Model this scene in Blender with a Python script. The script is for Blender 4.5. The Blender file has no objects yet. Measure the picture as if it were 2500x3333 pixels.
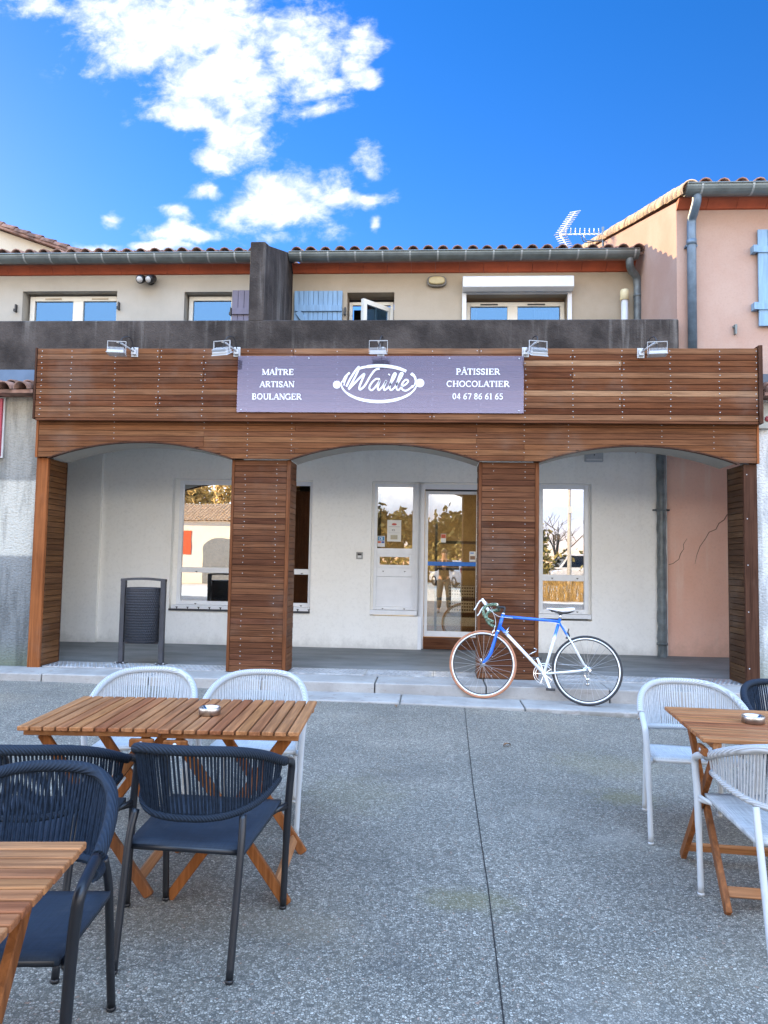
import bpy, bmesh, math, random
from mathutils import Vector, Matrix
random.seed(7)
PI = math.pi
scene = bpy.context.scene
COL = scene.collection

# ------------------------------------------------------------------ camera
cam_d = bpy.data.cameras.new("camera"); cam = bpy.data.objects.new("camera", cam_d); COL.objects.link(cam)
cam_d.sensor_width = 36; cam_d.sensor_fit = 'AUTO'; cam_d.lens = 26.0; cam_d.clip_end = 2000; cam_d.clip_start = 0.05
cam.matrix_world = Matrix(((0.99797, -0.013473, 0.062262, 0.0), (0.061232, -0.066737, -0.99589, 0.0),
                           (0.017573, 0.99768, -0.065777, 1.43), (0, 0, 0, 1)))
scene.camera = cam

# ------------------------------------------------------------------ light
SUN_AZ, SUN_EL = math.radians(46), math.radians(21.8)      # azimuth towards the left of the facade's back
sun_dir = Vector((-math.sin(SUN_AZ)*math.cos(SUN_EL), math.cos(SUN_AZ)*math.cos(SUN_EL), math.sin(SUN_EL)))
sl = bpy.data.lights.new("sun", 'SUN'); sl.energy = 2.7; sl.angle = math.radians(0.5); sl.color = (1.0, 0.72, 0.38)
so = bpy.data.objects.new("sun", sl); COL.objects.link(so)
so.rotation_euler = sun_dir.to_track_quat('Z', 'Y').to_euler()

scene.view_settings.view_transform = 'Standard'; scene.view_settings.look = 'None'
scene.view_settings.exposure = 1.85; scene.view_settings.gamma = 1

world = bpy.data.worlds.new("World"); scene.world = world; world.use_nodes = True
wt = world.node_tree; wt.nodes.clear()

class NT:
    """small helper for wiring math nodes"""
    def __init__(s, t): s.t = t
    def n(s, kind, **kw):
        nd = s.t.nodes.new(kind)
        for k, v in kw.items(): setattr(nd, k, v)
        return nd
    def put(s, sock, v):
        if isinstance(v, bpy.types.NodeSocket): s.t.links.new(v, sock)
        else: sock.default_value = v
    def m(s, op, a, b=0.0, c=0.0, clamp=False):
        nd = s.n('ShaderNodeMath', operation=op); nd.use_clamp = clamp
        s.put(nd.inputs[0], a); s.put(nd.inputs[1], b); s.put(nd.inputs[2], c)
        return nd.outputs[0]
    def mix(s, f, a, b, mode='MIX'):
        nd = s.n('ShaderNodeMix', data_type='RGBA', blend_type=mode)
        s.put(nd.inputs[0], f)
        for i, v in ((6, a), (7, b)):
            s.put(nd.inputs[i], v if isinstance(v, bpy.types.NodeSocket) else (*v[:3], 1))
        return nd.outputs[2]
    def ss(s, v, a, b, lo=0.0, hi=1.0):
        nd = s.n('ShaderNodeMapRange', interpolation_type='SMOOTHSTEP')
        s.put(nd.inputs[0], v); nd.inputs[1].default_value = a; nd.inputs[2].default_value = b
        nd.inputs[3].default_value = lo; nd.inputs[4].default_value = hi
        return nd.outputs[0]
    def noise(s, vec, scale, detail=4, rough=.55, dist=0.0):
        nd = s.n('ShaderNodeTexNoise'); s.put(nd.inputs['Vector'], vec)
        nd.inputs['Scale'].default_value = scale; nd.inputs['Detail'].default_value = detail
        nd.inputs['Roughness'].default_value = rough; nd.inputs['Distortion'].default_value = dist
        return nd.outputs['Fac']
    def map(s, vec, scale=(1, 1, 1), loc=(0, 0, 0)):
        nd = s.n('ShaderNodeMapping'); s.put(nd.inputs[0], vec)
        nd.inputs['Scale'].default_value = scale; nd.inputs['Location'].default_value = loc
        return nd.outputs[0]
    def ramp(s, v, stops, interp='LINEAR'):
        nd = s.n('ShaderNodeValToRGB'); s.put(nd.inputs[0], v); e = nd.color_ramp.elements
        nd.color_ramp.interpolation = interp
        while len(e) < len(stops): e.new(0.5)
        for i, (p, c) in enumerate(stops):
            e[i].position = p; e[i].color = (*c[:3], 1) if not isinstance(c, (int, float)) else (c, c, c, 1)
        return nd.outputs[0]

W = NT(wt)
tc = W.n('ShaderNodeTexCoord').outputs['Generated']
sky = W.n('ShaderNodeTexSky', sky_type='NISHITA', sun_disc=False)
sky.sun_elevation = SUN_EL; sky.sun_rotation = -SUN_AZ; sky.altitude = 0; sky.air_density = 1.0; sky.dust_density = 0.05; sky.ozone_density = 3.0
sep = W.n('ShaderNodeSeparateXYZ'); W.put(sep.inputs[0], tc)
X_, Y_, Z_ = sep.outputs
hs = W.n('ShaderNodeHueSaturation'); hs.inputs['Saturation'].default_value = 1.35; hs.inputs['Value'].default_value = 1.0
W.put(hs.inputs['Color'], sky.outputs[0])
# clouds on the sky in front of the street (placed by direction: u = x/y, v = z/y)
yc = W.m('MAXIMUM', Y_, 0.05)
u = W.m('DIVIDE', X_, yc); v = W.m('DIVIDE', Z_, yc)
BL = [(-0.375, 0.772, 0.135, 0.068, 1), (-0.306, 0.689, 0.086, 0.05, 1), (-0.2, 0.724, 0.063, 0.066, 0.9), (-0.107, 0.715, 0.026, 0.046, 0.75), (-0.093, 0.677, 0.016, 0.02, 0.8), (-0.165, 0.665, 0.039, 0.016, 0.8), (-0.351, 0.635, 0.056, 0.027, 1), (-0.283, 0.602, 0.046, 0.04, 0.9), (-0.309, 0.569, 0.033, 0.02, 0.8), (-0.22, 0.5, 0.078, 0.042, 1), (-0.128, 0.5, 0.055, 0.012, 0.9), (-0.352, 0.457, 0.059, 0.013, 0.85), (-0.385, 0.439, 0.049, 0.009, 0.85), (-0.212, 0.449, 0.033, 0.013, 0.7), (-0.322, 0.518, 0.028, 0.013, 0.8), (-0.366, 0.488, 0.026, 0.009, 0.7), (-0.455, 0.474, 0.015, 0.011, 0.8), (-0.085, 0.463, 0.009, 0.012, 0.7), (-0.469, 0.435, 0.033, 0.009, 0.8), (-0.158, 0.634, 0.033, 0.014, 0.55), (-0.087, 0.561, 0.02, 0.023, 0.5), (-0.621, 0.814, 0.027, 0.008, 0.6), (-0.585, 0.798, 0.041, 0.02, 0.6)]
uv = W.n('ShaderNodeCombineXYZ'); W.put(uv.inputs[0], u); W.put(uv.inputs[1], v)
uvv = uv.outputs[0]
wn = W.n('ShaderNodeTexNoise'); W.put(wn.inputs['Vector'], uvv); wn.inputs['Scale'].default_value = 14; wn.inputs['Detail'].default_value = 3
wsep = W.n('ShaderNodeSeparateColor'); W.put(wsep.inputs[0], wn.outputs['Color'])
uw = W.m('ADD', u, W.m('MULTIPLY', W.m('SUBTRACT', wsep.outputs[0], .5), .05))
vw = W.m('ADD', v, W.m('MULTIPLY', W.m('SUBTRACT', wsep.outputs[1], .5), .04))
cov = 0.0
for (a, b, ra, rb, w_) in BL:
    du = W.m('DIVIDE', W.m('SUBTRACT', uw, a), ra*1.16); dv = W.m('DIVIDE', W.m('SUBTRACT', vw, b), rb*1.2)
    d2 = W.m('ADD', W.m('MULTIPLY', du, du), W.m('MULTIPLY', dv, dv))
    g = W.m('MULTIPLY', W.m('POWER', 2.718, W.m('MULTIPLY', d2, -1.0)), w_)
    cov = W.m('MAXIMUM', cov, g)
nz = W.noise(W.map(uvv, (1, 1.5, 1)), 12, 11, .66, .3)
nz2 = W.noise(W.map(uvv, (1, 1.2, 1), (3, 1, 0)), 34, 6, .6, .4)
dens = W.m('ADD', W.m('ADD', W.m('MULTIPLY', cov, 1.12), W.m('MULTIPLY', W.m('SUBTRACT', nz, .5), 1.75)), W.m('MULTIPLY', W.m('SUBTRACT', nz2, .5), .65))
mask_f = W.m('MULTIPLY', W.m('MULTIPLY', W.ss(dens, .22, 1.0), W.ss(cov, .02, .18)), W.m('GREATER_THAN', Y_, .05))
# sky behind the camera: warm band, cloud and blue veil added as fill light
nb = W.noise(W.map(tc, (1, 1, 2.2)), 2.6, 7, .6, .3)
nb2 = W.noise(W.map(tc, (1, 1, 6)), 5.0, 5, .55, .2)
up = W.ss(Z_, .06, .24)
mask_b = W.m('MULTIPLY', W.ss(W.m('ADD', W.m('MULTIPLY', up, .46), nb), .50, .78), W.ss(Y_, .25, -.1))
mask_b2 = W.m('MULTIPLY', W.m('MULTIPLY', W.ss(nb2, .52, .7), .6), W.m('MULTIPLY', W.ss(Y_, .1, -.1), W.ss(Z_, .35, .2)))
mask_b = W.m('MAXIMUM', mask_b, mask_b2)
SKY = 0.072
skyc = W.mix(1.0, hs.outputs[0], (SKY*1.12, SKY*.80, SKY*1.02), 'MULTIPLY')
shade = W.ss(nz2, .3, .7)
ccol_f = W.mix(shade, (.25, .285, .36), (.40, .405, .415))
ccol_b = W.mix(W.ss(Z_, .42, .66), W.mix(W.ss(Z_, .12, .28), W.mix(W.ss(Z_, .055, .115), (.52, .70, .95), (2.35, 2.15, 1.85)), (.66, .66, .69)), (.68, 1.10, 1.85))
c1 = W.mix(mask_f, skyc, ccol_f)
c2 = W.mix(mask_b, c1, ccol_b)
bg = W.n('ShaderNodeBackground'); W.put(bg.inputs[0], c2); bg.inputs[1].default_value = 1.0
wo = W.n('ShaderNodeOutputWorld'); wt.links.new(bg.outputs[0], wo.inputs[0])

# ------------------------------------------------------------------ helpers
def tag(o, label=None, cat=None, group=None, kind=None):
    if label: o['label'] = label
    if cat: o['category'] = cat
    if group: o['group'] = group
    if kind: o['kind'] = kind
    return o
def empty(name, loc=(0, 0, 0), rz=0.0, label=None, cat=None, group=None):
    o = bpy.data.objects.new(name, None); COL.objects.link(o); o.location = loc; o.rotation_euler = (0, 0, rz)
    o.empty_display_size = .1
    return tag(o, label, cat, group)
def copy_tree(o, parent=None):
    c = o.copy(); COL.objects.link(c); c.parent = parent
    for ch in list(o.children): copy_tree(ch, c)
    return c

class MB:
    def __init__(s): s.v = []; s.f = []; s.sm = []
    def add(s, vs, fs, smooth=False):
        b = len(s.v); s.v += [tuple(p) for p in vs]
        s.f += [tuple(i + b for i in f) for f in fs]; s.sm += [smooth]*len(fs)
        return s
    def box(s, x0, x1, y0, y1, z0, z1):
        return s.add([(x0,y0,z0),(x1,y0,z0),(x1,y1,z0),(x0,y1,z0),(x0,y0,z1),(x1,y0,z1),(x1,y1,z1),(x0,y1,z1)],
              [(0,3,2,1),(4,5,6,7),(0,1,5,4),(1,2,6,5),(2,3,7,6),(3,0,4,7)])
    def bar(s, a, b, w, h, up=(0, 0, 1)):
        """rectangular bar from a to b: w across, h along up"""
        a, b = Vector(a), Vector(b); d = (b-a).normalized(); up = Vector(up)
        sx = d.cross(up)
        if sx.length < 1e-4: sx = d.cross(Vector((1, 0, 0)))
        sx.normalize(); uz = sx.cross(d).normalized()
        vs = []
        for p in (a, b):
            for i, j in ((-1,-1),(1,-1),(1,1),(-1,1)): vs.append(p + sx*(w/2*i) + uz*(h/2*j))
        return s.add(vs, [(0,1,2,3),(7,6,5,4),(0,4,5,1),(1,5,6,2),(2,6,7,3),(3,7,4,0)])
    def tube(s, pts, r, seg=8, caps=True, closed=False, squash=1.0):
        pts = [Vector(p) for p in pts]; n = len(pts)
        rs = r if isinstance(r, (list, tuple)) else [r]*n
        tan = []
        for i in range(n):
            if closed: t = pts[(i+1) % n] - pts[i-1]
            else: t = pts[min(i+1, n-1)] - pts[max(i-1, 0)]
            tan.append(t.normalized())
        ref = Vector((0, 0, 1)) if abs(tan[0].z) < .9 else Vector((1, 0, 0))
        nrm = (ref - tan[0]*ref.dot(tan[0])).normalized(); vs = []
        for i in range(n):
            nrm = (nrm - tan[i]*nrm.dot(tan[i]))
            nrm = nrm.normalized() if nrm.length > 1e-6 else tan[i].orthogonal().normalized()
            bi = tan[i].cross(nrm)
            for k in range(seg):
                a = 2*PI*k/seg
                vs.append(pts[i] + nrm*(math.cos(a)*rs[i]) + bi*(math.sin(a)*rs[i]*squash))
        fs = []
        for i in range(n if closed else n-1):
            j = (i+1) % n
            for k in range(seg):
                l = (k+1) % seg; fs.append((i*seg+k, i*seg+l, j*seg+l, j*seg+k))
        s.add(vs, fs, True)
        if caps and not closed:
            b = len(s.v) - n*seg
            s.f.append(tuple(b+k for k in reversed(range(seg)))); s.sm.append(False)
            s.f.append(tuple(b+(n-1)*seg+k for k in range(seg))); s.sm.append(False)
        return s
    def lathe(s, prof, c=(0, 0, 0), seg=24, axis='z', smooth=True):
        vs = []; fs = []
        for (r, h) in prof:
            for k in range(seg):
                a = 2*PI*k/seg; p = (r*math.cos(a), r*math.sin(a), h)
                if axis == 'y': p = (p[0], p[2], p[1])
                if axis == 'x': p = (p[2], p[0], p[1])
                vs.append((p[0]+c[0], p[1]+c[1], p[2]+c[2]))
        for i in range(len(prof)-1):
            for k in range(seg):
                l = (k+1) % seg; fs.append((i*seg+k, i*seg+l, (i+1)*seg+l, (i+1)*seg+k))
        return s.add(vs, fs, smooth)
    def prism(s, poly, a0, a1, axis='x', smooth=False):
        """poly in the two other axes (x: (y,z); y: (x,z); z: (x,y))"""
        def P(p, a): return {'x': (a, p[0], p[1]), 'y': (p[0], a, p[1]), 'z': (p[0], p[1], a)}[axis]
        n = len(poly); vs = [P(p, a0) for p in poly] + [P(p, a1) for p in poly]
        fs = [tuple(range(n)), tuple(range(2*n-1, n-1, -1))]
        fs += [(i, n+i, n+(i+1) % n, (i+1) % n) for i in range(n)]
        return s.add(vs, fs, smooth)
    def sphere(s, c, r, seg=12, rings=8, sc=(1, 1, 1)):
        pr = []; vs = []; fs = []
        for i in range(rings+1):
            t = PI*i/rings
            for k in range(seg):
                a = 2*PI*k/seg
                vs.append((c[0]+r*sc[0]*math.sin(t)*math.cos(a), c[1]+r*sc[1]*math.sin(t)*math.sin(a), c[2]+r*sc[2]*math.cos(t)))
        for i in range(rings):
            for k in range(seg):
                l = (k+1) % seg; fs.append((i*seg+k, (i+1)*seg+k, (i+1)*seg+l, i*seg+l))
        return s.add(vs, fs, True)
    def ribbon(s, pts, w, y0, y1, xz=lambda p: p):
        """flat stroke in the x/z plane from depth y0 (front) to y1"""
        pts = [Vector((p[0], p[1])) for p in pts]; n = len(pts); L = []; R = []
        ws = w if isinstance(w, (list, tuple)) else [w]*n
        for i in range(n):
            d = (pts[min(i+1, n-1)] - pts[max(i-1, 0)])
            d = d.normalized() if d.length > 1e-9 else Vector((1, 0))
            q = Vector((-d.y, d.x))*(ws[i]/2)
            L.append(pts[i]+q); R.append(pts[i]-q)
        vs = [(p.x, y0, p.y) for p in L] + [(p.x, y0, p.y) for p in R] + [(p.x, y1, p.y) for p in L] + [(p.x, y1, p.y) for p in R]
        fs = []
        for i in range(n-1):
            fs += [(i, i+1, n+i+1, n+i), (2*n+i+1, 2*n+i, 3*n+i, 3*n+i+1), (i+1, i, 2*n+i, 2*n+i+1), (n+i, n+i+1, 3*n+i+1, 3*n+i)]
        fs += [(0, n, 3*n, 2*n), (n-1, 3*n-1, 4*n-1, 2*n-1)]
        return s.add(vs, fs)
    def xf(s, M, start=0):
        for i in range(start, len(s.v)): s.v[i] = tuple(M @ Vector(s.v[i]))
        return s
    def build(s, name, mat, parent=None, bevel=0.0, seg=1, subsurf=0):
        me = bpy.data.meshes.new(name); me.from_pydata(s.v, [], s.f); me.update()
        me.polygons.foreach_set('use_smooth', s.sm)
        bm = bmesh.new(); bm.from_mesh(me); bmesh.ops.recalc_face_normals(bm, faces=bm.faces); bm.to_mesh(me); bm.free()
        if mat: me.materials.append(mat)
        o = bpy.data.objects.new(name, me); COL.objects.link(o); o.parent = parent
        if bevel:
            b = o.modifiers.new('bevel', 'BEVEL'); b.width = bevel; b.segments = seg; b.limit_method = 'ANGLE'; b.angle_limit = .6
        if subsurf:
            b = o.modifiers.new('sub', 'SUBSURF'); b.levels = b.render_levels = subsurf
        return o

def _split(self, name, mat, parent=None, bevel=0.0, seg=1, gap=.004):
    """one object per separate piece (pieces that touch stay together)"""
    par = list(range(len(self.v)))
    def find(a):
        while par[a] != a: par[a] = par[par[a]]; a = par[a]
        return a
    for f in self.f:
        for i in f[1:]: par[find(i)] = find(f[0])
    isl = {}
    for i in range(len(self.v)): isl.setdefault(find(i), []).append(i)
    bx = [[[min(self.v[i][k] for i in g) for k in range(3)], [max(self.v[i][k] for i in g) for k in range(3)], set(g)] for g in isl.values()]
    merged = True
    while merged:
        merged = False
        for a in range(len(bx)):
            for b in range(a+1, len(bx)):
                if all(bx[a][0][k]-gap <= bx[b][1][k] and bx[b][0][k]-gap <= bx[a][1][k] for k in range(3)):
                    A, B = bx[a], bx.pop(b); A[0] = [min(A[0][k], B[0][k]) for k in range(3)]; A[1] = [max(A[1][k], B[1][k]) for k in range(3)]; A[2] |= B[2]; merged = True; break
            if merged: break
    out = []
    for _, _, g in bx:
        idx = sorted(g); mp = {o: n for n, o in enumerate(idx)}; m2 = MB(); m2.v = [self.v[i] for i in idx]
        for f, s_ in zip(self.f, self.sm):
            if f[0] in g: m2.f.append(tuple(mp[i] for i in f)); m2.sm.append(s_)
        out.append(m2.build(name, mat, parent, bevel, seg))
    return out
MB.build_split = _split
def spline(pts, n=6):
    """Catmull-Rom through pts"""
    P = [Vector(p) for p in pts]; P = [P[0]*2-P[1]] + P + [P[-1]*2-P[-2]]; out = []
    for i in range(1, len(P)-2):
        for k in range(n):
            t = k/n; a, b, c, d = P[i-1:i+3]
            out.append(.5*((2*b) + (c-a)*t + (2*a-5*b+4*c-d)*t*t + (3*b-a-3*c+d)*t**3))
    out.append(P[-2]); return out

# ------------------------------------------------------------------ materials
def new_mat(name):
    m = bpy.data.materials.new(name); m.use_nodes = True; t = m.node_tree
    b = t.nodes['Principled BSDF']; return m, NT(t), b
def bump(N, b, h, strength=.3, dist=.01):
    nd = N.n('ShaderNodeBump'); nd.inputs['Strength'].default_value = strength; nd.inputs['Distance'].default_value = dist
    N.put(nd.inputs['Height'], h); N.put(b.inputs['Normal'], nd.outputs[0])
def objc(N): return N.n('ShaderNodeTexCoord').outputs['Object']
def wpos(N): return N.n('ShaderNodeNewGeometry').outputs['Position']
def plain(name, c, rough=.5, metal=0.0, var=.12, scale=8.0, bmp=0.0, bscale=120.0, spec=.5, stretch=(1, 1, 1)):
    m, N, b = new_mat(name); co = objc(N)
    if stretch != (1, 1, 1): co = N.map(co, stretch)
    nz = N.noise(co, scale, 5, .6)
    lo = tuple(x*(1-var) for x in c); hi = tuple(min(1, x*(1+var)) for x in c)
    N.put(b.inputs['Base Color'], N.mix(N.ss(nz, .3, .7), lo, hi))
    b.inputs['Metallic'].default_value = metal; b.inputs['Specular IOR Level'].default_value = spec
    N.put(b.inputs['Roughness'], N.m('ADD', rough-.06, N.m('MULTIPLY', nz, .12)))
    if bmp: bump(N, b, N.noise(co, bscale, 3, .6), bmp, .004)
    return m
def wood(name, tones, long_axis, rough=.55, grain=26.0, island=True, bmp=.25):
    tones = [(t[0]*WOOD_K[0], t[1]*WOOD_K[1], t[2]*WOOD_K[2]) for t in tones]
    m, N, b = new_mat(name); co = objc(N)
    geo = N.n('ShaderNodeNewGeometry'); rnd = geo.outputs['Random Per Island']
    off = N.n('ShaderNodeCombineXYZ')
    for i in range(3): N.put(off.inputs[i], N.m('MULTIPLY', rnd, (13.7, 29.3, 7.9)[i]))
    va = N.n('ShaderNodeVectorMath', operation='ADD'); N.put(va.inputs[0], co); N.put(va.inputs[1], off.outputs[0]); co2 = va.outputs[0]
    sc = [grain]*3; sc['xyz'.index(long_axis)] = grain*.045
    g1 = N.noise(N.map(co2, sc), 1.6, 6, .65, .6)
    sc2 = [grain*4]*3; sc2['xyz'.index(long_axis)] = grain*.12
    g2 = N.noise(N.map(co2, sc2), 1.3, 3, .6)
    blot = N.noise(co2, 2.2, 3, .5)
    n = len(tones)
    base = N.ramp(rnd, [(i/(n-1), t) for i, t in enumerate(tones)])
    dark = N.mix(1.0, base, (.62, .57, .54), 'MULTIPLY'); light = N.mix(1.0, base, (1.35, 1.33, 1.28), 'MULTIPLY')
    c = N.mix(N.ss(g1, .3, .72), dark, light)
    c = N.mix(N.m('MULTIPLY', N.ss(g2, .52, .75), .35), c, dark)
    c = N.mix(N.m('MULTIPLY', N.ss(blot, .5, .75), .4), c, light)
    wz = N.noise(co, 1.1, 5, .65); c = N.mix(N.m('MULTIPLY', N.ss(wz, .5, .7), .22), c, (.20, .16, .13))
    N.put(b.inputs['Base Color'], c)
    N.put(b.inputs['Roughness'], N.m('ADD', rough-.1, N.m('MULTIPLY', g1, .25)))
    b.inputs['Specular IOR Level'].default_value = .07
    if bmp: bump(N, b, g1, bmp, .0015)
    return m
WOOD_K = (.69, .66, .66)
def plaster(name, c, c2, rough=.9, bscale=90.0, bmp=.25, patch=1.2, streak=0.0, streak_c=(.1, .1, .1), dist=.004, grime=None):
    m, N, b = new_mat(name); co = wpos(N)
    p = N.noise(co, patch, 6, .62); f = N.noise(co, bscale*.6, 4, .7)
    c_ = N.mix(N.ss(p, .32, .68), c, c2)
    c_ = N.mix(N.m('MULTIPLY', N.ss(f, .45, .75), .18), c_, tuple(x*.55 for x in c))
    if streak:
        s1 = N.noise(N.map(co, (9, 9, .55)), 1.0, 5, .6)
        s2 = N.noise(co, .9, 3, .5)
        c_ = N.mix(N.m('MULTIPLY', N.m('MULTIPLY', N.ss(s1, .5, .75), N.ss(s2, .35, .65)), streak), c_, streak_c)
    if grime:
        sp = N.n('ShaderNodeSeparateXYZ'); N.put(sp.inputs[0], co); n1 = N.noise(N.map(co, (1, 1, .8)), 5, 6, .7)
        zz = N.m('ADD', sp.outputs[2], N.m('MULTIPLY', N.m('SUBTRACT', n1, .5), grime[3]))
        c_ = N.mix(N.m('MULTIPLY', N.ss(zz, grime[1], grime[0]), grime[4]), c_, grime[2])
    N.put(b.inputs['Base Color'], c_); b.inputs['Roughness'].default_value = rough; b.inputs['Specular IOR Level'].default_value = .2
    bump(N, b, N.noise(co, bscale, 4, .65), bmp, dist)
    return m
def emis(name, c, s):
    m, N, b = new_mat(name); b.inputs['Base Color'].default_value = (*c, 1)
    b.inputs['Emission Color'].default_value = (*c, 1); b.inputs['Emission Strength'].default_value = s
    return m
def glass(name, refl, tint=(.75, .8, .78), gloss=(1, 1, 1), rough=.0, wob=0.0, sky_sheen=None):
    m = bpy.data.materials.new(name); m.use_nodes = True; t = m.node_tree; t.nodes.clear(); N = NT(t)
    tr = N.n('ShaderNodeBsdfTransparent'); tr.inputs[0].default_value = (*tint, 1)
    gl = N.n('ShaderNodeBsdfGlossy'); gl.inputs[0].default_value = (*gloss, 1); gl.inputs['Roughness'].default_value = rough
    if wob:
        bp = N.n('ShaderNodeBump'); bp.inputs['Strength'].default_value = wob; bp.inputs['Distance'].default_value = .01
        N.put(bp.inputs['Height'], N.noise(wpos(N), 1.6, 2, .4)); N.put(gl.inputs['Normal'], bp.outputs[0])
    fr = N.n('ShaderNodeLayerWeight'); fr.inputs[0].default_value = .35
    fac = N.m('ADD', refl, N.m('MULTIPLY', fr.outputs['Fresnel'], .6), clamp=True)
    base = tr.outputs[0]
    if sky_sheen:
        df = N.n('ShaderNodeBsdfDiffuse'); df.inputs[0].default_value = (*sky_sheen, 1)  # diffuse colour standing in for reflected sky
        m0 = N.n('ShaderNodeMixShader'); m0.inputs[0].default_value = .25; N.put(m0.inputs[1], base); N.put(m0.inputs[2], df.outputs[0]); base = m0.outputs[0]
    mx = N.n('ShaderNodeMixShader'); N.put(mx.inputs[0], fac); N.put(mx.inputs[1], base); N.put(mx.inputs[2], gl.outputs[0])
    o = N.n('ShaderNodeOutputMaterial'); t.links.new(mx.outputs[0], o.inputs[0])
    return m

BROWN = [(.115, .040, .017), (.18, .068, .028), (.14, .051, .023), (.21, .084, .034), (.125, .045, .021), (.25, .112, .050), (.16, .059, .025), (.19, .075, .034), (.42, .25, .14), (.10, .034, .015), (.22, .095, .045), (.15, .055, .024), (.29, .15, .078), (.13, .048, .022)]
BROWN2 = [(.20, .083, .034), (.16, .064, .028), (.24, .105, .045), (.18, .075, .032), (.27, .13, .06), (.15, .06, .03), (.21, .09, .04)]
BROWN3 = [(.125, .052, .026), (.16, .068, .032), (.10, .040, .022), (.19, .085, .042), (.14, .058, .028), (.22, .105, .052), (.12, .046, .028)]
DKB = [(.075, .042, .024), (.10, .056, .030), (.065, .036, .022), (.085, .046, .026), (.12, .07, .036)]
ACA = [(.47, .215, .085), (.39, .165, .068), (.55, .27, .12), (.36, .145, .064), (.46, .205, .088), (.33, .125, .056), (.51, .245, .105), (.43, .20, .09)]
M = {}
M['fascia'] = wood('fascia_boards', BROWN, 'x')
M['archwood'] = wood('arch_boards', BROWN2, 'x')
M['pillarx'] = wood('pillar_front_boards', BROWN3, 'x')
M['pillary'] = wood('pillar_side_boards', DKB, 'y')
M['postz'] = wood('corner_post_timber', [(.16, .062, .028), (.19, .075, .032)], 'z')
M['orange'] = wood('orange_post_timber', [(.30, .105, .035), (.33, .12, .042)], 'z', grain=16)
M['darkpost'] = wood('dark_post_timber', [(.085, .04, .026), (.09, .044, .028)], 'z')
M['trimx'] = wood('trim_timber', [(.15, .058, .028), (.17, .07, .034)], 'x')
M['slaty'] = wood('table_slats', ACA, 'y', .42, 34)
M['legw'] = wood('table_leg_wood', [(.40, .165, .045), (.34, .12, .036), (.44, .19, .055), (.27, .09, .034)], 'z', .45, 22)
M['screw'] = plain('screw_steel', (.50, .50, .50), .35, .6)
M['gap'] = plain('black_backing', (.012, .010, .009), .9)
M['white_wall'] = plaster('shop_plaster', (.87, .855, .80), (.91, .90, .855), .85, 45, .22, .9, .14, (.60, .58, .54), .004, (.20, .40, (.42, .41, .37), .45, .45))
M['cream'] = plaster('cream_render', (.375, .312, .228), (.43, .36, .272), .95, 130, .5, 1.4, .3, (.36, .30, .22))
M['greycream'] = plaster('grey_cream_render', (.39, .36, .305), (.455, .42, .358), .95, 130, .5, 1.2, .35, (.36, .33, .28))
M['pink'] = plaster('pink_render', (.41, .262, .202), (.455, .318, .255), .92, 70, .3, 1.1, .2, (.50, .30, .22))
M['pink_low'] = plaster('pink_low_render', (.82, .47, .345), (.87, .56, .44), .92, 50, .3, .8, .9, (.86, .64, .53), .004, (.2, .5, (.5, .30, .22), .6, .5))
M['concrete'] = plaster('weathered_concrete', (.030, .0245, .022), (.076, .063, .056), .95, 42, 1.0, 2.6, .9, (.22, .20, .18), .012)
M['soffit'] = plaster('soffit_plaster', (.68, .65, .60), (.74, .71, .66), .9, 60, .15)
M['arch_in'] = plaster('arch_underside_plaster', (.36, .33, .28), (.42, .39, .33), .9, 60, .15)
M['tile'] = plain('canal_tiles', (.34, .165, .105), .85, 0, .45, 7, .3, 60)
M['tile2'] = plain('old_canal_tiles', (.22, .125, .092), .9, 0, .55, 6, .3, 60)
M['terracotta'] = plain('terracotta_cornice', (.38, .080, .030), .7, 0, .15, 4, .1, 80)
M['zinc'] = plain('zinc', (.15, .175, .175), .42, .35, .18, 5)
M['zinclight'] = plain('zinc_bracket', (.34, .37, .37), .5, .3)
M['zincblue'] = plain('zinc_pipe', (.13, .185, .245), .45, .3, .22, 6)
M['pipe_grey'] = plain('grey_pipe', (.13, .155, .165), .4, .1, .35, 7)
M['pvc'] = plain('white_pvc', (.64, .65, .65), .35, 0, .04)
M['cream_pvc'] = plain('cream_pvc', (.72, .69, .60), .4, 0, .04)
M['alu'] = plain('white_lacquered_aluminium', (.78, .80, .82), .3, 0, .03)
M['blue_sh'] = plain('pale_blue_shutter_paint', (.20, .33, .47), .55, 0, .15, 5, .1, 60, stretch=(6, 6, .6))
M['purple_sh'] = plain('mauve_shutter_paint', (.17, .15, .20), .6, 0, .1, 5, .1, 60)
M['glass'] = glass('window_glass', .55, (.62, .66, .66), (.97, .97, .98), 0.0, .06)
M['glass_up'] = glass('upper_window_glass', .48, (.7, .75, .8), (.15, .33, .60), 0.0, .12)  # blue gloss tint stands in for blue sky mirrored in the panes
M['glass_door'] = glass('door_glass', .27, (.9, .92, .9), (1, .96, .90), 0, .03)
M['plexi'] = glass('plexi_panel', .05, (.86, .84, .88), (.55, .57, .92), .01, 0, (.20, .195, .265))  # lavender gloss and diffuse colour paint the sky's reflection into the panel
M['letter'] = plain('white_lettering', (.82, .84, .88), .4, 0, .02)
M['lampwhite'] = plain('white_floodlight_paint', (.46, .47, .48), .4, 0, .04)
M['black'] = plain('black_plastic', (.015, .015, .017), .45)
M['anth'] = plain('anthracite_steel', (.040, .042, .050), .45, .2, .2)
M['rope_b'] = plain('charcoal_rope', (.014, .022, .036), .85, 0, .3, 60, .5, 500, .2)
M['frame_b'] = plain('black_frame', (.010, .011, .014), .38, 0, .1)
M['seat_b'] = plain('charcoal_sling', (.014, .023, .038), .75, 0, .12, 30, .4, 900)
M['rope_w'] = plain('pale_rope', (.45, .45, .445), .75, 0, .08, 60, .4, 500)
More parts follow.
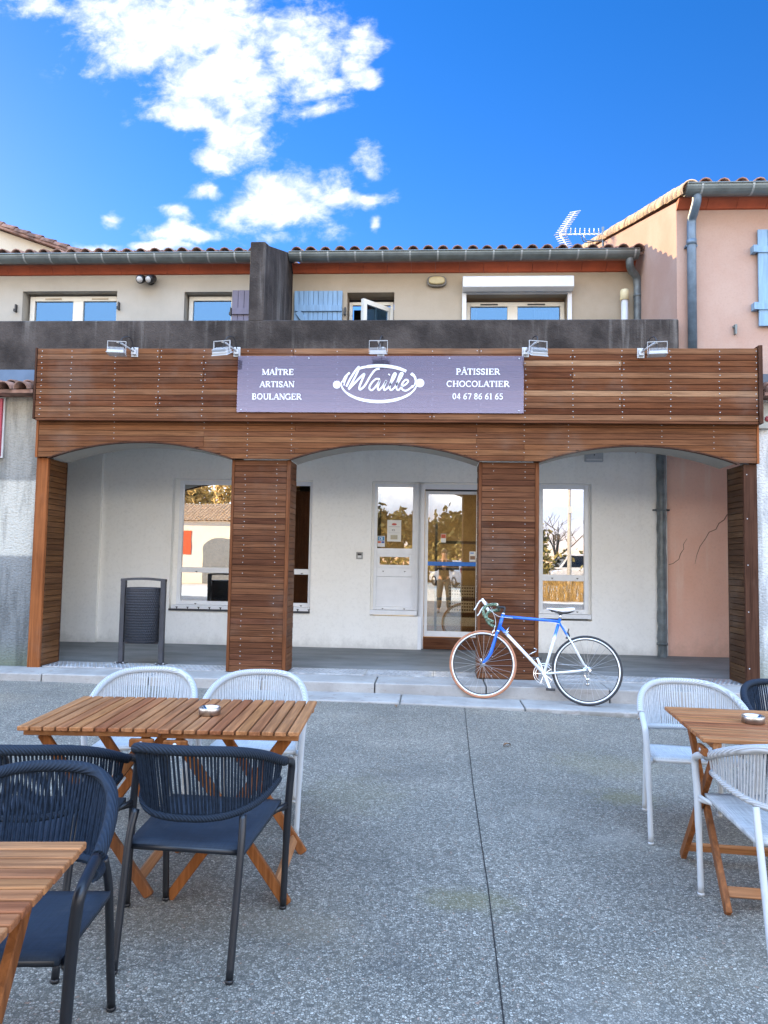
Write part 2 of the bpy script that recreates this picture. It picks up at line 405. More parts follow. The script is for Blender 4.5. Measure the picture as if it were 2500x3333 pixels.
M['frame_w'] = plain('pale_frame', (.48, .49, .49), .4, 0, .03)
def sling(name, c):
    m, N, b = new_mat(name); co = objc(N)
    w1_ = N.noise(N.map(co, (1, 60, 1)), 9, 2, .5); w2_ = N.noise(N.map(co, (60, 1, 1)), 9, 2, .5); dirt = N.noise(co, 7, 6, .7)
    wv = N.m('ADD', w1_, w2_)
    cc = N.mix(N.ss(wv, .7, 1.3), tuple(x*.7 for x in c), tuple(min(1, x*1.3) for x in c))
    cc = N.mix(N.m('MULTIPLY', N.ss(dirt, .5, .72), .35), cc, tuple(x*.6+.045 for x in c))
    N.put(b.inputs['Base Color'], cc); b.inputs['Roughness'].default_value = .8; bump(N, b, wv, .4, .002); return m
M['seat_w'] = sling('pale_sling', (.39, .40, .40)); M['seat_b'] = sling('charcoal_sling', (.011, .020, .035))
M['steel'] = plain('brushed_steel', (.45, .45, .45), .30, 1.0, .1, 30)
M['tread'] = plain('galvanised_plate', (.50, .52, .54), .34, .65, .25, 9)
M['chrome'] = plain('bike_chrome', (.70, .70, .71), .18, 1.0, .05)
M['btyre_t'] = plain('tan_tyre', (.36, .15, .075), .7, 0, .15, 20)
M['btyre_b'] = plain('black_tyre', (.02, .02, .022), .7)
M['bwhite'] = plain('bike_white', (.74, .77, .80), .3, 0, .04)
M['bblue'] = plain('bike_blue', (.012, .13, .62), .3, 0, .06)
M['saddle'] = plain('saddle_white', (.74, .74, .75), .4)
M['red'] = plain('red_sign_paint', (.33, .018, .045), .4, 0, .08)
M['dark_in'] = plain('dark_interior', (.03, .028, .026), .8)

# aggregate pavement
def pavement_mat():
    m, N, b = new_mat('exposed_aggregate'); co = wpos(N)
    wob = N.n('ShaderNodeTexNoise'); N.put(wob.inputs['Vector'], co); wob.inputs['Scale'].default_value = 60
    va = N.n('ShaderNodeVectorMath', operation='MULTIPLY_ADD'); N.put(va.inputs[0], wob.outputs['Color']); va.inputs[1].default_value = (.012,)*3; N.put(va.inputs[2], co)
    vo = N.n('ShaderNodeTexVoronoi'); N.put(vo.inputs['Vector'], va.outputs[0]); vo.inputs['Scale'].default_value = 105
    ve = N.n('ShaderNodeTexVoronoi', feature='DISTANCE_TO_EDGE'); N.put(ve.inputs['Vector'], va.outputs[0]); ve.inputs['Scale'].default_value = 105
    sc = N.n('ShaderNodeSeparateColor'); N.put(sc.inputs[0], vo.outputs['Color'])
    stone = N.ramp(sc.outputs[0], [(0, (.095, .095, .09)), (.3, (.19, .185, .168)), (.6, (.275, .265, .245)), (.85, (.355, .345, .32)), (.97, (.49, .48, .45)), (1, (.28, .18, .14))])
    edge = N.ss(ve.outputs['Distance'], .03, .16)
    c = N.mix(edge, (.095, .092, .084), stone)
    f = N.noise(co, 260, 3, .6)
    c = N.mix(N.m('MULTIPLY', N.ss(f, .5, .8), .35), c, (.40, .39, .37))
    big = N.noise(co, .8, 5, .6)
    c = N.mix(1.0, c, N.ramp(big, [(.3, (.72, .73, .74)), (.7, (1.16, 1.13, 1.10))]), 'MULTIPLY')
    pale = N.noise(N.map(co, (1, 1, 1), (4, 9, 0)), .55, 6, .65)
    c = N.mix(N.m('MULTIPLY', N.ss(pale, .56, .72), .3), c, (.40, .39, .37))
    # a few mossy stains
    for (x, y, rx, ry, k) in ((.18, 3.25, .30, .16, .42), (1.22, 4.75, .28, .22, .42), (-.45, 4.6, .5, .5, .2), (1.25, 5.5, .5, .5, .25)):
        sp = N.n('ShaderNodeSeparateXYZ'); N.put(sp.inputs[0], co)
        dx = N.m('DIVIDE', N.m('SUBTRACT', sp.outputs[0], x), rx); dy = N.m('DIVIDE', N.m('SUBTRACT', sp.outputs[1], y), ry)
        d = N.m('SQRT', N.m('ADD', N.m('MULTIPLY', dx, dx), N.m('MULTIPLY', dy, dy)))
        d = N.m('ADD', d, N.m('MULTIPLY', N.m('SUBTRACT', N.noise(co, 9, 4, .6), .5), 1.6))
        c = N.mix(N.m('MULTIPLY', N.ss(d, 1.0, .2), k), c, (.15, .135, .05))
    br_ = N.noise(N.map(co, (1, 1, 1), (2, 5, 0)), .7, 6, .68)
    c = N.mix(N.m('MULTIPLY', N.ss(br_, .50, .70), .38), c, (.20, .165, .115))
    dk = N.noise(N.map(co, (1, 1, 1), (7, 1, 0)), 1.7, 7, .7)
    c = N.mix(N.m('MULTIPLY', N.ss(dk, .54, .72), .30), c, (.07, .07, .072))
    gum = N.n('ShaderNodeTexVoronoi'); N.put(gum.inputs['Vector'], co); gum.inputs['Scale'].default_value = 2.6
    gs = N.n('ShaderNodeSeparateColor'); N.put(gs.inputs[0], gum.outputs['Color'])
    spot = N.m('MULTIPLY', N.ss(gum.outputs['Distance'], .034, .020), N.m('GREATER_THAN', gs.outputs[0], .55))
    c = N.mix(N.m('MULTIPLY', spot, .75), c, N.mix(N.m('GREATER_THAN', gs.outputs[1], .5), (.55, .54, .50), (.06, .058, .055)))
    c = N.mix(1.0, c, (1.10, 1.03, .92), 'MULTIPLY')
    N.put(b.inputs['Base Color'], c); b.inputs['Roughness'].default_value = .72; b.inputs['Specular IOR Level'].default_value = .35
    bump(N, b, N.m('ADD', edge, N.m('MULTIPLY', f, .3)), .55, .005)
    return m
M['pave'] = pavement_mat()
def stone_mat():
    m, N, b = new_mat('kerb_stone'); co = wpos(N)
    p = N.noise(co, 2.5, 6, .65); f = N.noise(co, 60, 4, .6)
    c = N.mix(N.ss(p, .3, .7), (.25, .232, .212), (.35, .328, .30))
    c = N.mix(N.m('MULTIPLY', N.ss(f, .5, .72), .3), c, (.25, .22, .21))
    st = N.noise(N.map(co, (3, 3, 12)), 3, 5, .65)
    c = N.mix(N.m('MULTIPLY', N.ss(st, .56, .72), .55), c, (.17, .12, .10))
    sp = N.n('ShaderNodeSeparateXYZ'); N.put(sp.inputs[0], co)
    low = N.m('MULTIPLY', N.ss(sp.outputs[2], .045, -.02), N.ss(N.noise(co, 7, 4, .6), .35, .6))
    c = N.mix(N.m('MULTIPLY', low, .7), c, (.075, .07, .05))
    N.put(b.inputs['Base Color'], c); b.inputs['Roughness'].default_value = .7
    bump(N, b, f, .2, .004); return m
M['kerb'] = stone_mat()
def terrace_mat():
    m, N, b = new_mat('terrace_concrete'); co = wpos(N)
    p = N.noise(N.map(co, (.7, 2, 1)), 1.8, 7, .65); f = N.noise(co, 90, 3, .6)
    c = N.mix(N.ss(p, .3, .72), (.095, .105, .105), (.20, .205, .20))
    c = N.mix(N.m('MULTIPLY', N.ss(f, .55, .8), .3), c, (.3, .3, .3))
    N.put(b.inputs['Base Color'], c); b.inputs['Roughness'].default_value = .6; bump(N, b, f, .2, .003); return m
M['terr'] = terrace_mat()
def roughcast_mat(name, zones):
    m, N, b = new_mat(name); co = wpos(N)
    sp = N.n('ShaderNodeSeparateXYZ'); N.put(sp.inputs[0], co)
    wobz = N.m('ADD', sp.outputs[2], N.m('MULTIPLY', N.m('SUBTRACT', N.noise(co, 22, 3, .6), .5), .03))
    t = N.m('DIVIDE', wobz, 4.0)
    c = N.ramp(t, [(p/4.0, q) for p, q in zones])
    s1 = N.noise(N.map(co, (5, 5, .7)), 1.3, 6, .65)
    c = N.mix(N.m('MULTIPLY', N.ss(s1, .45, .62), .75), c, (.55, .55, .55), 'MULTIPLY')
    vo = N.n('ShaderNodeTexVoronoi'); N.put(vo.inputs['Vector'], N.map(co, (1, 1, 1.5))); vo.inputs['Scale'].default_value = 34
    ns = N.noise(co, 55, 5, .7)
    c = N.mix(N.m('MULTIPLY', N.ss(ns, .45, .7), .3), c, (.5, .5, .5), 'MULTIPLY')
    N.put(b.inputs['Base Color'], c); b.inputs['Roughness'].default_value = .95
    bump(N, b, N.m('ADD', N.m('MULTIPLY', vo.outputs['Distance'], .6), ns), .9, .012); return m
GR, GG = (.40, .39, .35), (.50, .48, .42)
M['rough_l'] = roughcast_mat('stained_roughcast', [(0, (.10, .12, .09)), (.18, (.14, .16, .12)), (.45, (.16, .17, .17)), (1.40, (.22, .225, .22)), (1.43, (.48, .46, .40)), (2.27, (.50, .475, .41)), (2.30, (.26, .255, .235)), (2.9, (.36, .34, .29)), (3.3, (.44, .41, .345))])
M['rough_r'] = roughcast_mat('pale_roughcast', [(0, (.20, .21, .15)), (.3, (.36, .38, .33)), (.7, (.62, .63, .62)), (3.3, (.70, .69, .66))])

# ------------------------------------------------------------------ the setting
def sst(a, b, x):
    t = max(0.0, min(1.0, (x-a)/(b-a))); return t*t*(3-2*t)
PZ = [(-60, .09), (-4, .08), (.15, .032), (1.08, 0), (2.05, -.033), (3.5, -.06), (60, -.06)]
def gz(x, y):
    for (xa, za), (xb, zb) in zip(PZ, PZ[1:]):
        if xa <= x <= xb: z = za + (zb-za)*(x-xa)/(xb-xa); break
    else: z = 0
    return z*sst(4.6, 7.2, y)
def grid_sheet(name, xs, ys, zf, mat):
    vs = [(x, y, zf(x, y)) for y in ys for x in xs]; n = len(xs)
    fs = [(j*n+i, j*n+i+1, (j+1)*n+i+1, (j+1)*n+i) for j in range(len(ys)-1) for i in range(n-1)]
    return MB().add(vs, fs, True).build(name, mat)
xs = [-300, -120, -60, -25, -12, -8, -6] + [-5.5+.25*i for i in range(45)] + [6.5, 8, 12, 25, 60, 120, 300]
ys = [-300, -120, -60, -25, -8, -2, 0, 2, 3, 4] + [4.5+.25*i for i in range(14)] + [8.0, 12, 40, 120, 300]
tag(grid_sheet('pavement', xs, ys, gz, M['pave']), kind='structure')
jl = MB(); P0 = [(.30, -30), (.235, 0), (.242, 1.2), (.25, 2.4), (.276, 3.35), (.298, 4.86), (.33, 6.2), (.358, 7.28)]
vs = []; 
for (x, y) in P0: vs += [(x-.0024, y, gz(x, y)+.004), (x+.0024, y, gz(x, y)+.004)]
jl.add(vs, [(2*i, 2*i+1, 2*i+3, 2*i+2) for i in range(len(P0)-1)])
tag(jl.build('pavement_joint', M['gap']), kind='structure')

tag(grid_sheet('gravel_square', [-120, -60, -30, -12, 0, 12, 30, 60, 120], [-120, -60, -30, -12, -6.5], lambda x, y: .004, plain('sunlit_gravel', (.68, .60, .46), .9, 0, .12, 1.2, .3, 60)), kind='structure')  # pale colour stands in for sunlit ground and bounces light to the arcade
def kerb_stones(name, edges, y0, y1, ztop, zbot, mat):
    mb = MB()
    for a, b in zip(edges, edges[1:]):
        a2, b2 = a+.006, b-.006; j = random.uniform(-.003, .003)
        za, zb = ztop(a2)+j, ztop(b2)+j
        mb.add([(a2,y0,zbot),(b2,y0,zbot),(b2,y1,zbot),(a2,y1,zbot),(a2,y0+.004,za),(b2,y0+.004,zb),(b2,y1,zb),(a2,y1,za)],
               [(0,3,2,1),(4,5,6,7),(0,1,5,4),(1,2,6,5),(2,3,7,6),(3,0,4,7)])
    return tag(mb.build(name, mat, bevel=.012, seg=2), kind='structure')
zk = lambda x: min(.060, .0575-.017*x)
kerb_stones('lower_kerb', [-3.85, -2.65, -1.45, -.27, .94, 2.14, 3.35, 4.55, 5.8, 7.0, 8.2, 9.5], 7.30, 7.76, zk, -.25, M['kerb'])
kerb_stones('upper_kerb', [-10, -8.8, -7.6, -6.45, -5.3, -4.12, -2.95, -1.75, -.55, .60, 1.85, 3.05, 4.25, 5.5, 6.7, 8, 9.5], 7.75, 8.24, lambda x: .163, -.2, M['kerb'])
tf = MB().add([(-11, 8.23, .15), (11, 8.23, .15), (11, 8.62, .166), (-11, 8.62, .166), (11, 10.45, .237), (-11, 10.45, .237)], [(0, 1, 2, 3), (3, 2, 4, 5)])
tag(tf.build('terrace_floor', M['terr']), kind='structure')
kf = MB().add([(-11, 7.76, .045), (11, 7.76, .045), (11, 8.3, .045), (-11, 8.3, .045)], [(0, 1, 2, 3)])
# stamped metal plates along the terrace edge
TP = [-4.40, -3.6, -2.85, -2.24]
def tread(x0, x1):
    mb = MB(); mb.box(x0+.003, x1-.003, 8.245, 8.64, .150, .1715)
    nx = int((x1-x0)/.052); ny = 7
    for j in range(ny):
        for i in range(nx):
            cx = x0+.03+(x1-x0-.06)*(i+(.5 if j % 2 else 0))/(nx-.5 if nx > 1 else 1); cy = 8.275+.052*j
            if cx > x1-.02: continue
            a, b, h = .016, .011, .006
            vs = [(cx+a*math.cos(t), cy+b*math.sin(t), .1714) for t in [k*PI/3 for k in range(6)]] + [(cx+.5*a*math.cos(t), cy+.5*b*math.sin(t), .1715+h) for t in [k*PI/3 for k in range(6)]]
            mb.add(vs, [(k, (k+1) % 6, 6+(k+1) % 6, 6+k) for k in range(6)] + [(6, 7, 8, 9, 10, 11)], True)
    o = mb.build('tread_plate', M['tread']); o['kind'] = 'structure'
for a, b in ((-4.38, -3.75), (-3.75, -3.0), (-3.0, -2.25), (-1.57, -.70), (-.70, .06), (.06, .535), (1.20, 1.95), (1.95, 2.7), (2.7, 3.39)): tread(a, b)

# ------------------------------------------------------------------ building helpers
def wall_holes(x0, x1, z0, z1, y, depth, holes, mb=None):
    """front face at y with rectangular holes (x0,x1,z0,z1) and reveals going back by depth"""
    mb = mb or MB()
    gx = sorted({x0, x1, *[h[0] for h in holes], *[h[1] for h in holes]}); gz_ = sorted({z0, z1, *[h[2] for h in holes], *[h[3] for h in holes]})
    gx = [g for g in gx if x0 <= g <= x1]; gz_ = [g for g in gz_ if z0 <= g <= z1]
    for a, b in zip(gx, gx[1:]):
        for c, d in zip(gz_, gz_[1:]):
            mx, mz = (a+b)/2, (c+d)/2
            if any(h[0] < mx < h[1] and h[2] < mz < h[3] for h in holes): continue
            mb.add([(a, y, c), (b, y, c), (b, y, d), (a, y, d)], [(0, 1, 2, 3)])
    for (a, b, c, d) in holes:
        y2 = y+depth
        mb.add([(a,y,c),(b,y,c),(b,y,d),(a,y,d),(a,y2,c),(b,y2,c),(b,y2,d),(a,y2,d)], [(0,4,5,1),(1,5,6,2),(2,6,7,3),(3,7,4,0)])
    return mb
def frame_mb(mb, x0, x1, z0, z1, y0, y1, w, cross_z=(), cross_x=(), cw=None):
    cw = cw or w
    mb.box(x0, x0+w, y0, y1, z0, z1); mb.box(x1-w, x1, y0, y1, z0, z1)
    mb.box(x0+w, x1-w, y0, y1, z0, z0+w); mb.box(x0+w, x1-w, y0, y1, z1-w, z1)
    xsv = [x0+w] + [c for cx in cross_x for c in (cx-cw/2, cx+cw/2)] + [x1-w]
    for cx in cross_x: mb.box(cx-cw/2, cx+cw/2, y0, y1, z0+w, z1-w)
    for cz in cross_z:
        for i in range(0, len(xsv), 2): mb.box(xsv[i], xsv[i+1], y0+.002, y1, cz-cw/2, cz+cw/2)
    return mb
def pane(x0, x1, z0, z1, y, mat, parent):
    return MB().box(x0, x1, y, y+.006, z0, z1).build('pane', mat, parent)
def tile_column(mb, p0, d, up, n, r=.09, row=.28, seg=6, lift=.022, taper=.84, skirt=0.0):
    """canal cover tiles laid end over end from p0 in direction d"""
    p0, d, up = Vector(p0), Vector(d).normalized(), Vector(up).normalized(); sx = d.cross(up).normalized()
    for i in range(n):
        j = Vector((random.uniform(-.006, .006), 0, random.uniform(-.004, .004)))
        a = p0 + d*(row*i - .04) + up*lift + j; b = p0 + d*(row*(i+1)+.05) + j
        ra, rb = r*random.uniform(1.0, 1.06 if taper < .9 else 1.02), r*taper; vs = []
        for (c, rr) in ((a, ra), (b, rb), (a, ra-.014), (b, rb-.014)):
            for k in range(seg+1):
                t = (PI+skirt)*k/seg; vs.append(c + sx*(rr*math.cos(t)) + up*(rr*math.sin(t)*1.0))
        m = seg+1; fs = []
        for k in range(seg):
            fs += [(k, k+1, m+k+1, m+k), (k+1, k, 2*m+k, 2*m+k+1), (2*m+k+1, 2*m+k, 3*m+k, 3*m+k+1)]
        mb.add(vs, fs, True)
def canal_roof(x0, x1, y0, z0, pitch, length, mat, parent, colw=.195, row=.3, r=.078, name='roof'):
    mb = MB(); d = Vector((0, math.cos(pitch), math.sin(pitch))); up = Vector((0, -math.sin(pitch), math.cos(pitch)))
    n = max(1, round((x1-x0)/colw)); rows = int(length/row)
    e = Vector((0, y0, z0)); t = e + d*length
    mb.add([(x0, e.y, e.z-.03), (x1, e.y, e.z-.03), (x1, t.y, t.z-.03), (x0, t.y, t.z-.03), (x0, e.y, e.z+.0), (x1, e.y, e.z+.0), (x1, t.y, t.z+.0), (x0, t.y, t.z+.0)],
           [(0,3,2,1),(4,5,6,7),(0,1,5,4),(1,2,6,5),(2,3,7,6),(3,0,4,7)])
    for i in range(n):
        x = x0 + (x1-x0)*(i+.5)/n
        tile_column(mb, (x, y0-.02, z0+.004), d, up, rows, r, row)
    return mb.build(name, mat, parent)
def gutter(x0, x1, y, z, r, mat, parent, ring=.37):
    """half-round gutter with its lip; z is the rim"""
    mb = MB(); n = 10
    out = [(y - r*math.cos(PI*k/n), z - r*math.sin(PI*k/n)) for k in range(n+1)]
    inn = [(y - (r-.006)*math.cos(PI*k/n), z - (r-.006)*math.sin(PI*k/n)) for k in range(n+1)]
    mb.prism(out + inn[::-1], x0, x1, 'x'); mb.prism(out, x0-.003, x0, 'x'); mb.prism(out, x1, x1+.003, 'x')
    mb.tube([(x0, y-r, z), (x1, y-r, z)], .011, 6)
    g = mb.build('gutter', mat, parent); b = MB(); x = x0+.15
    while x < x1:
        o2 = [(y - (r+.006)*math.cos(PI*k/n), z+.004 - (r+.006)*math.sin(PI*k/n)) for k in range(n+1)]
        b.prism(o2 + [(p, q) for p, q in out[::-1]], x, x+.022, 'x'); x += ring
    b.build_split('gutter_bracket', M['zinclight'], g); return g
def cornice(x0, x1, y, z0, z1, parent, w=.33):
    mb = MB(); x = x0
    while x < x1-.01:
        b = min(x+w, x1)
        mb.prism([(y, z0), (y-.03, z0+.005), (y-.10, z1-.025), (y-.115, z1), (y, z1)], x+.002, b-.002, 'x'); x = b
    return mb.build('cornice', M['terracotta'], parent)

# ------------------------------------------------------------------ bakery building
BK = empty('bakery_building', (0, 10, 0), 0, 'cream row house with dark concrete parapet and white shop wall behind the timber arches', 'building')
BK.location = (0, 0, 0)
WY = 10.2
H1 = (-3.63, -1.64, .685, 2.54); HA = (-.81, -.15, .675, 2.53); HB = (-.15, .74, .15, 2.53); H2 = (1.44, 2.195, .665, 2.53)
g = wall_holes(-4.64, 3.20, .12, 3.02, WY, .28, [H1, HA, HB, H2])
g.add([(-6.2, WY-.06, .12), (-4.64, WY-.06, .12), (-4.64, WY-.06, 3.02), (-6.2, WY-.06, 3.02), (-4.64, WY, .12), (-4.64, WY, 3.02)], [(0, 1, 2, 3), (1, 4, 5, 2)])
g.add([(-5.9, 8.6, .12), (-5.9, WY-.06, .12), (-5.9, WY-.06, 3.02), (-5.9, 8.6, 3.02)], [(0, 1, 2, 3)])
for (hx0, hx1, hz0, hz1), (fx0, fx1, fz0, fz1) in ((H1, (-3.562, -1.633, .69, 2.522)), ((-.81, .74, .15, 2.53), (-.777, .80, .10, 2.507)), (H2, (1.498, 2.172, .69, 2.517))):
    for a, b, c, d in ((hx0-.02, fx0+.004, hz0, hz1+.02), (fx1-.004, hx1+.02, hz0, hz1+.02), (fx0+.004, fx1-.004, fz1-.004, hz1+.02)):
        if b > a: g.box(a, b, 10.302, 10.36, c, d)
g.build('ground_wall', M['white_wall'], BK)
MB().box(-6.2, 4.6, 8.66, 10.5, 3.0, 3.1).build('arcade_ceiling', M['soffit'], BK)
OPEN = [(-4.35, -2.225), (-1.575, .535), (1.19, 3.30)]
SPR, SAG = 2.548, .185
def arch_z(x):
    for a, b in OPEN:
        if a < x < b:
            c = (b-a)/2; R_ = (c*c+SAG*SAG)/(2*SAG); return SPR - (R_-SAG) + math.sqrt(max(0, R_*R_-(x-(a+b)/2)**2))
    return None
ab = MB()                                           # masonry arches behind the boards
for a, b in OPEN:
    n = 28; pts = [(a+(b-a)*i/n) for i in range(n+1)]
    for p, q in zip(pts, pts[1:]):
        zp, zq = (arch_z(p) or SPR), (arch_z(q) or SPR)
        ab.add([(p, 8.18, zp), (q, 8.18, zq), (q, 8.64, zq), (p, 8.64, zp), (p, 8.64, 3.0), (q, 8.64, 3.0)], [(0, 1, 2, 3), (3, 2, 5, 4)])
ab.build_split('arch_soffit', M['arch_in'], BK)
HC = (-1.19, -.534, 3.5, 5.14); HD = (.45, 1.83, 3.5, 5.11)
wall_holes(-1.96, 2.78, 3.3, 5.42, 10.0, .30, [HC, HD]).build('upper_wall', M['cream'], BK)
MB().box(-1.9, 2.7, 8.6, 10.0, 3.25, 3.3).build('terrace_slab', M['concrete'], BK)
pp = MB().box(-10, 2.765, 8.35, 8.55, 3.0, 4.205); pp.build('parapet', M['concrete'], BK, bevel=.012)
MB().prism([(8.352, 4.195), (8.352, 5.145), (8.60, 5.20), (10.0, 5.70), (10.12, 5.72), (10.12, 3.3), (8.57, 3.3), (8.57, 4.195)], -2.15, -1.97, 'x').build('dividing_wall', M['concrete'], BK, bevel=.01)
PITCH = math.radians(17.2)
canal_roof(-1.96, 2.80, 9.76, 5.575, PITCH, 4.9, M['tile2'], BK)
gutter(-1.955, 2.70, 9.73, 5.575, .098, M['zinc'], BK)
cornice(-1.955, 2.72, 10.0, 5.405, 5.515, BK)
dp = MB(); dp.tube(spline([(2.60, 9.74, 5.50), (2.60, 9.76, 5.42), (2.64, 9.82, 5.36), (2.72, 9.90, 5.30), (2.745, 9.92, 5.20), (2.745, 9.92, 5.05)], 5) + [(2.745, 9.92, 3.3)], .052, 14)
dp.tube([(2.745, 9.92, 5.06), (2.745, 9.92, 5.03)], .058, 14); dp.build('downpipe', M['pipe_grey'], BK)
def window_obj(parent, x0, x1, z0, z1, y, mat_f, mat_g, w=.05, cross_z=(), cross_x=(), cw=.06, dep=.05, panes=None, wet=False):
    wo_ = frame_mb(MB(), x0, x1, z0, z1, y, y+dep, w, cross_z, cross_x, cw).build('window', mat_f, parent, bevel=.004)
    for (a, b, c, d) in panes: pane(a, b, c, d, y+.03, mat_g, wo_)
    return wo_
# ground floor display windows
w1 = window_obj(BK, -3.56, -1.635, .765, 2.52, 10.29, M['alu'], M['glass'], .055, (1.255,), (-2.48,), .075, .05, [(-3.51, -2.515, .81, 2.47), (-2.445, -1.68, .81, 2.47)])
MB().box(-3.60, -1.645, 10.20, 10.33, .70, .764).build('sill', M['alu'], w1, bevel=.004)
MB().box(-3.625, -1.645, 10.175, 10.205, .688, .715).build('drip_edge', M['anth'], w1)
sp = MB()
for i in range(13): x = -3.52+.155*i; sp.box(x, x+.012, 10.195, 10.28, .715, .742); sp.prism([(x-.014, .742), (x+.026, .742), (x+.006, .725)], 10.19, 10.196, 'y')
sp.build_split('bird_spike', M['black'], w1)
dh = MB()
for (x, z) in ((-3.28, 1.238), (-3.28, .788), (-2.75, 1.238), (-2.75, .788), (-1.78, 1.238), (-1.78, .788)): dh.prism([(x-.018, z), (x+.018, z), (x, z-.016)], 10.284, 10.2895, 'y')
dh.build_split('drain_cap', M['black'], w1)
w2 = window_obj(BK, 1.50, 2.17, .75, 2.515, 10.29, M['alu'], M['glass'], .055, (1.238,), (), .085, .05, [(1.55, 2.12, .80, 2.47)])
MB().box(1.455, 2.19, 10.20, 10.33, .69, .748).build('sill', M['alu'], w2, bevel=.004)
dh = MB()
for x in (1.68, 2.02):
    for z in (1.238, .785): dh.prism([(x-.018, z), (x+.018, z), (x, z-.016)], 10.284, 10.2895, 'y')
dh.build_split('drain_cap', M['black'], w2)
# entrance: side light with panel, post and sliding door
en = MB(); frame_mb(en, -.775, -.20, .755, 2.505, 10.285, 10.345, .042, (), (), .05)
en.box(-.733, -.242, 10.287, 10.345, 1.525, 1.605); en.box(-.733, -.242, 10.287, 10.345, 1.212, 1.335)
en.box(-.735, -.24, 10.305, 10.33, .797, 1.212)
frame_mb(en, -.733, -.242, 1.335, 1.525, 10.290, 10.34, .04)
ent = en.build('entrance_frame', M['alu'], BK, bevel=.004)
MB().box(-.20, -.075, 10.28, 10.35, .20, 2.505).build('door_post', M['alu'], ent, bevel=.004)
MB().box(-.075, .735, 10.285, 10.35, 2.435, 2.505).build('door_header', M['alu'], ent)
MB().box(-.81, -.16, 10.20, 10.335, .69, .752).build('sill', M['alu'], ent, bevel=.004)
MB().box(-.155, -.10, 10.21, 10.27, .18, .68).build('corner_strip', M['alu'], ent)
pane(-.735, -.24, 1.605, 2.465, 10.31, M['glass_door'], ent); pane(-.70, -.275, 1.375, 1.485, 10.31, M['glass_door'], ent)
dh = MB()
for x in (-.64, -.34):
    for z in (1.29, .775): dh.prism([(x-.015, z), (x+.015, z), (x, z-.014)], 10.278, 10.2845, 'y')
dh.build_split('drain_cap', M['black'], ent)
dl = frame_mb(MB(), -.07, .69, .392, 2.42, 10.36, 10.40, .045)
dl.box(-.025, .645, 10.362, 10.40, .437, .468)
door = dl.build('sliding_door', M['alu'], BK, bevel=.003)
pane(-.025, .645, .468, 2.375, 10.375, M['glass_door'], door)
MB().box(-.025, .645, 10.365, 10.372, 1.375, 1.43).build('blue_stripe', plain('blue_film', (.02, .16, .55), .4), door)
MB().box(-.07, .72, 10.25, 10.45, .236, .375).build('door_threshold', wood('threshold_wood', [(.13, .055, .028), (.15, .065, .033)], 'x'), BK)
MB().box(-.07, .735, 10.30, 10.345, 2.415, 2.435).build('door_track', M['black'], ent)
# upper floor: open casement, roller shutter window
wc = window_obj(BK, -1.175, -.55, 3.6, 5.06, 10.16, M['cream_pvc'], M['glass_up'], .045, (), (), .05, .06, [])
sh_ = frame_mb(MB(), 0, .54, 3.65, 4.98, -.025, .025, .065); sb = sh_.build('open_casement', M['cream_pvc'], wc)
sb.location = (-.56, 10.20, 0); sb.rotation_euler = (0, 0, PI+math.radians(48)); sb.location = (-.595, 10.2, 0)
pane(.065, .475, 3.715, 4.915, -.003, M['glass_up'], sb) if False else None
pb = MB().box(.065, .475, -.003, .003, 3.715, 4.915).build('pane', M['glass_up'], wc); pb.location = sb.location; pb.rotation_euler = sb.rotation_euler
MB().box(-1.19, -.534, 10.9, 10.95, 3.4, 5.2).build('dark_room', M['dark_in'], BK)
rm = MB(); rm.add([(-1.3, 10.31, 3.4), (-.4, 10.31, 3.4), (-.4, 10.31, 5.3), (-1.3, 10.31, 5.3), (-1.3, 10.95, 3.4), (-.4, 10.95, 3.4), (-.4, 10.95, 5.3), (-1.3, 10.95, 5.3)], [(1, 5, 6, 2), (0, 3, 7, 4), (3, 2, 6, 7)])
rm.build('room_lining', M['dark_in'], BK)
wd = window_obj(BK, .46, 1.82, 3.55, 5.05, 10.16, M['cream_pvc'], M['glass_up'], .06, (), (1.105,), .14, .06, [(.53, 1.035, 3.6, 4.985), (1.175, 1.75, 3.6, 4.985)])
vn = MB()
for x in (.66, 1.31): vn.box(x, x+.24, 10.152, 10.158, 5.005, 5.025)
vn.build_split('vent_slot', M['black'], wd)
cu = MB()
def curtain(mb, x0, x1, y, z0, z1, folds):
    n = folds*8; vs = []
    for i in range(n+1):
        x = x0+(x1-x0)*i/n; yy = y+.025*math.sin(2*PI*folds*i/n); vs += [(x, yy, z0), (x, yy, z1)]
    mb.add(vs, [(2*i, 2*i+2, 2*i+3, 2*i+1) for i in range(n)], True)
curtain(cu, .5, .62, 10.27, 3.6, 4.99, 3); curtain(cu, 1.42, 1.80, 10.27, 3.6, 4.99, 7)
cu.build_split('curtain', plain('curtain_cloth', (.75, .76, .78), .9), wd)
MB().box(.3, 2.0, 10.7, 10.72, 3.4, 5.3).build('dim_room_back', plain('dim_blue_room', (.10, .14, .19), .9), wd)
rs = MB(); rs.prism([(10.0, 5.13), (9.90, 5.105), (9.82, 5.145), (9.82, 5.285), (9.835, 5.297), (10.0, 5.31)], .40, 1.885, 'x')
rsh = rs.build('roller_shutter_box', M['pvc'], BK, bevel=.005)
rr = MB(); rr.box(.40, .455, 9.955, 10.0, 3.4, 5.128); rr.box(1.825, 1.88, 9.955, 10.0, 3.4, 5.128); rr.build_split('guide_rail', M['pvc'], rsh)
MB().box(.455, 1.825, 9.97, 10.0, 5.10, 5.128).build('bottom_bar', M['pvc'], rsh)
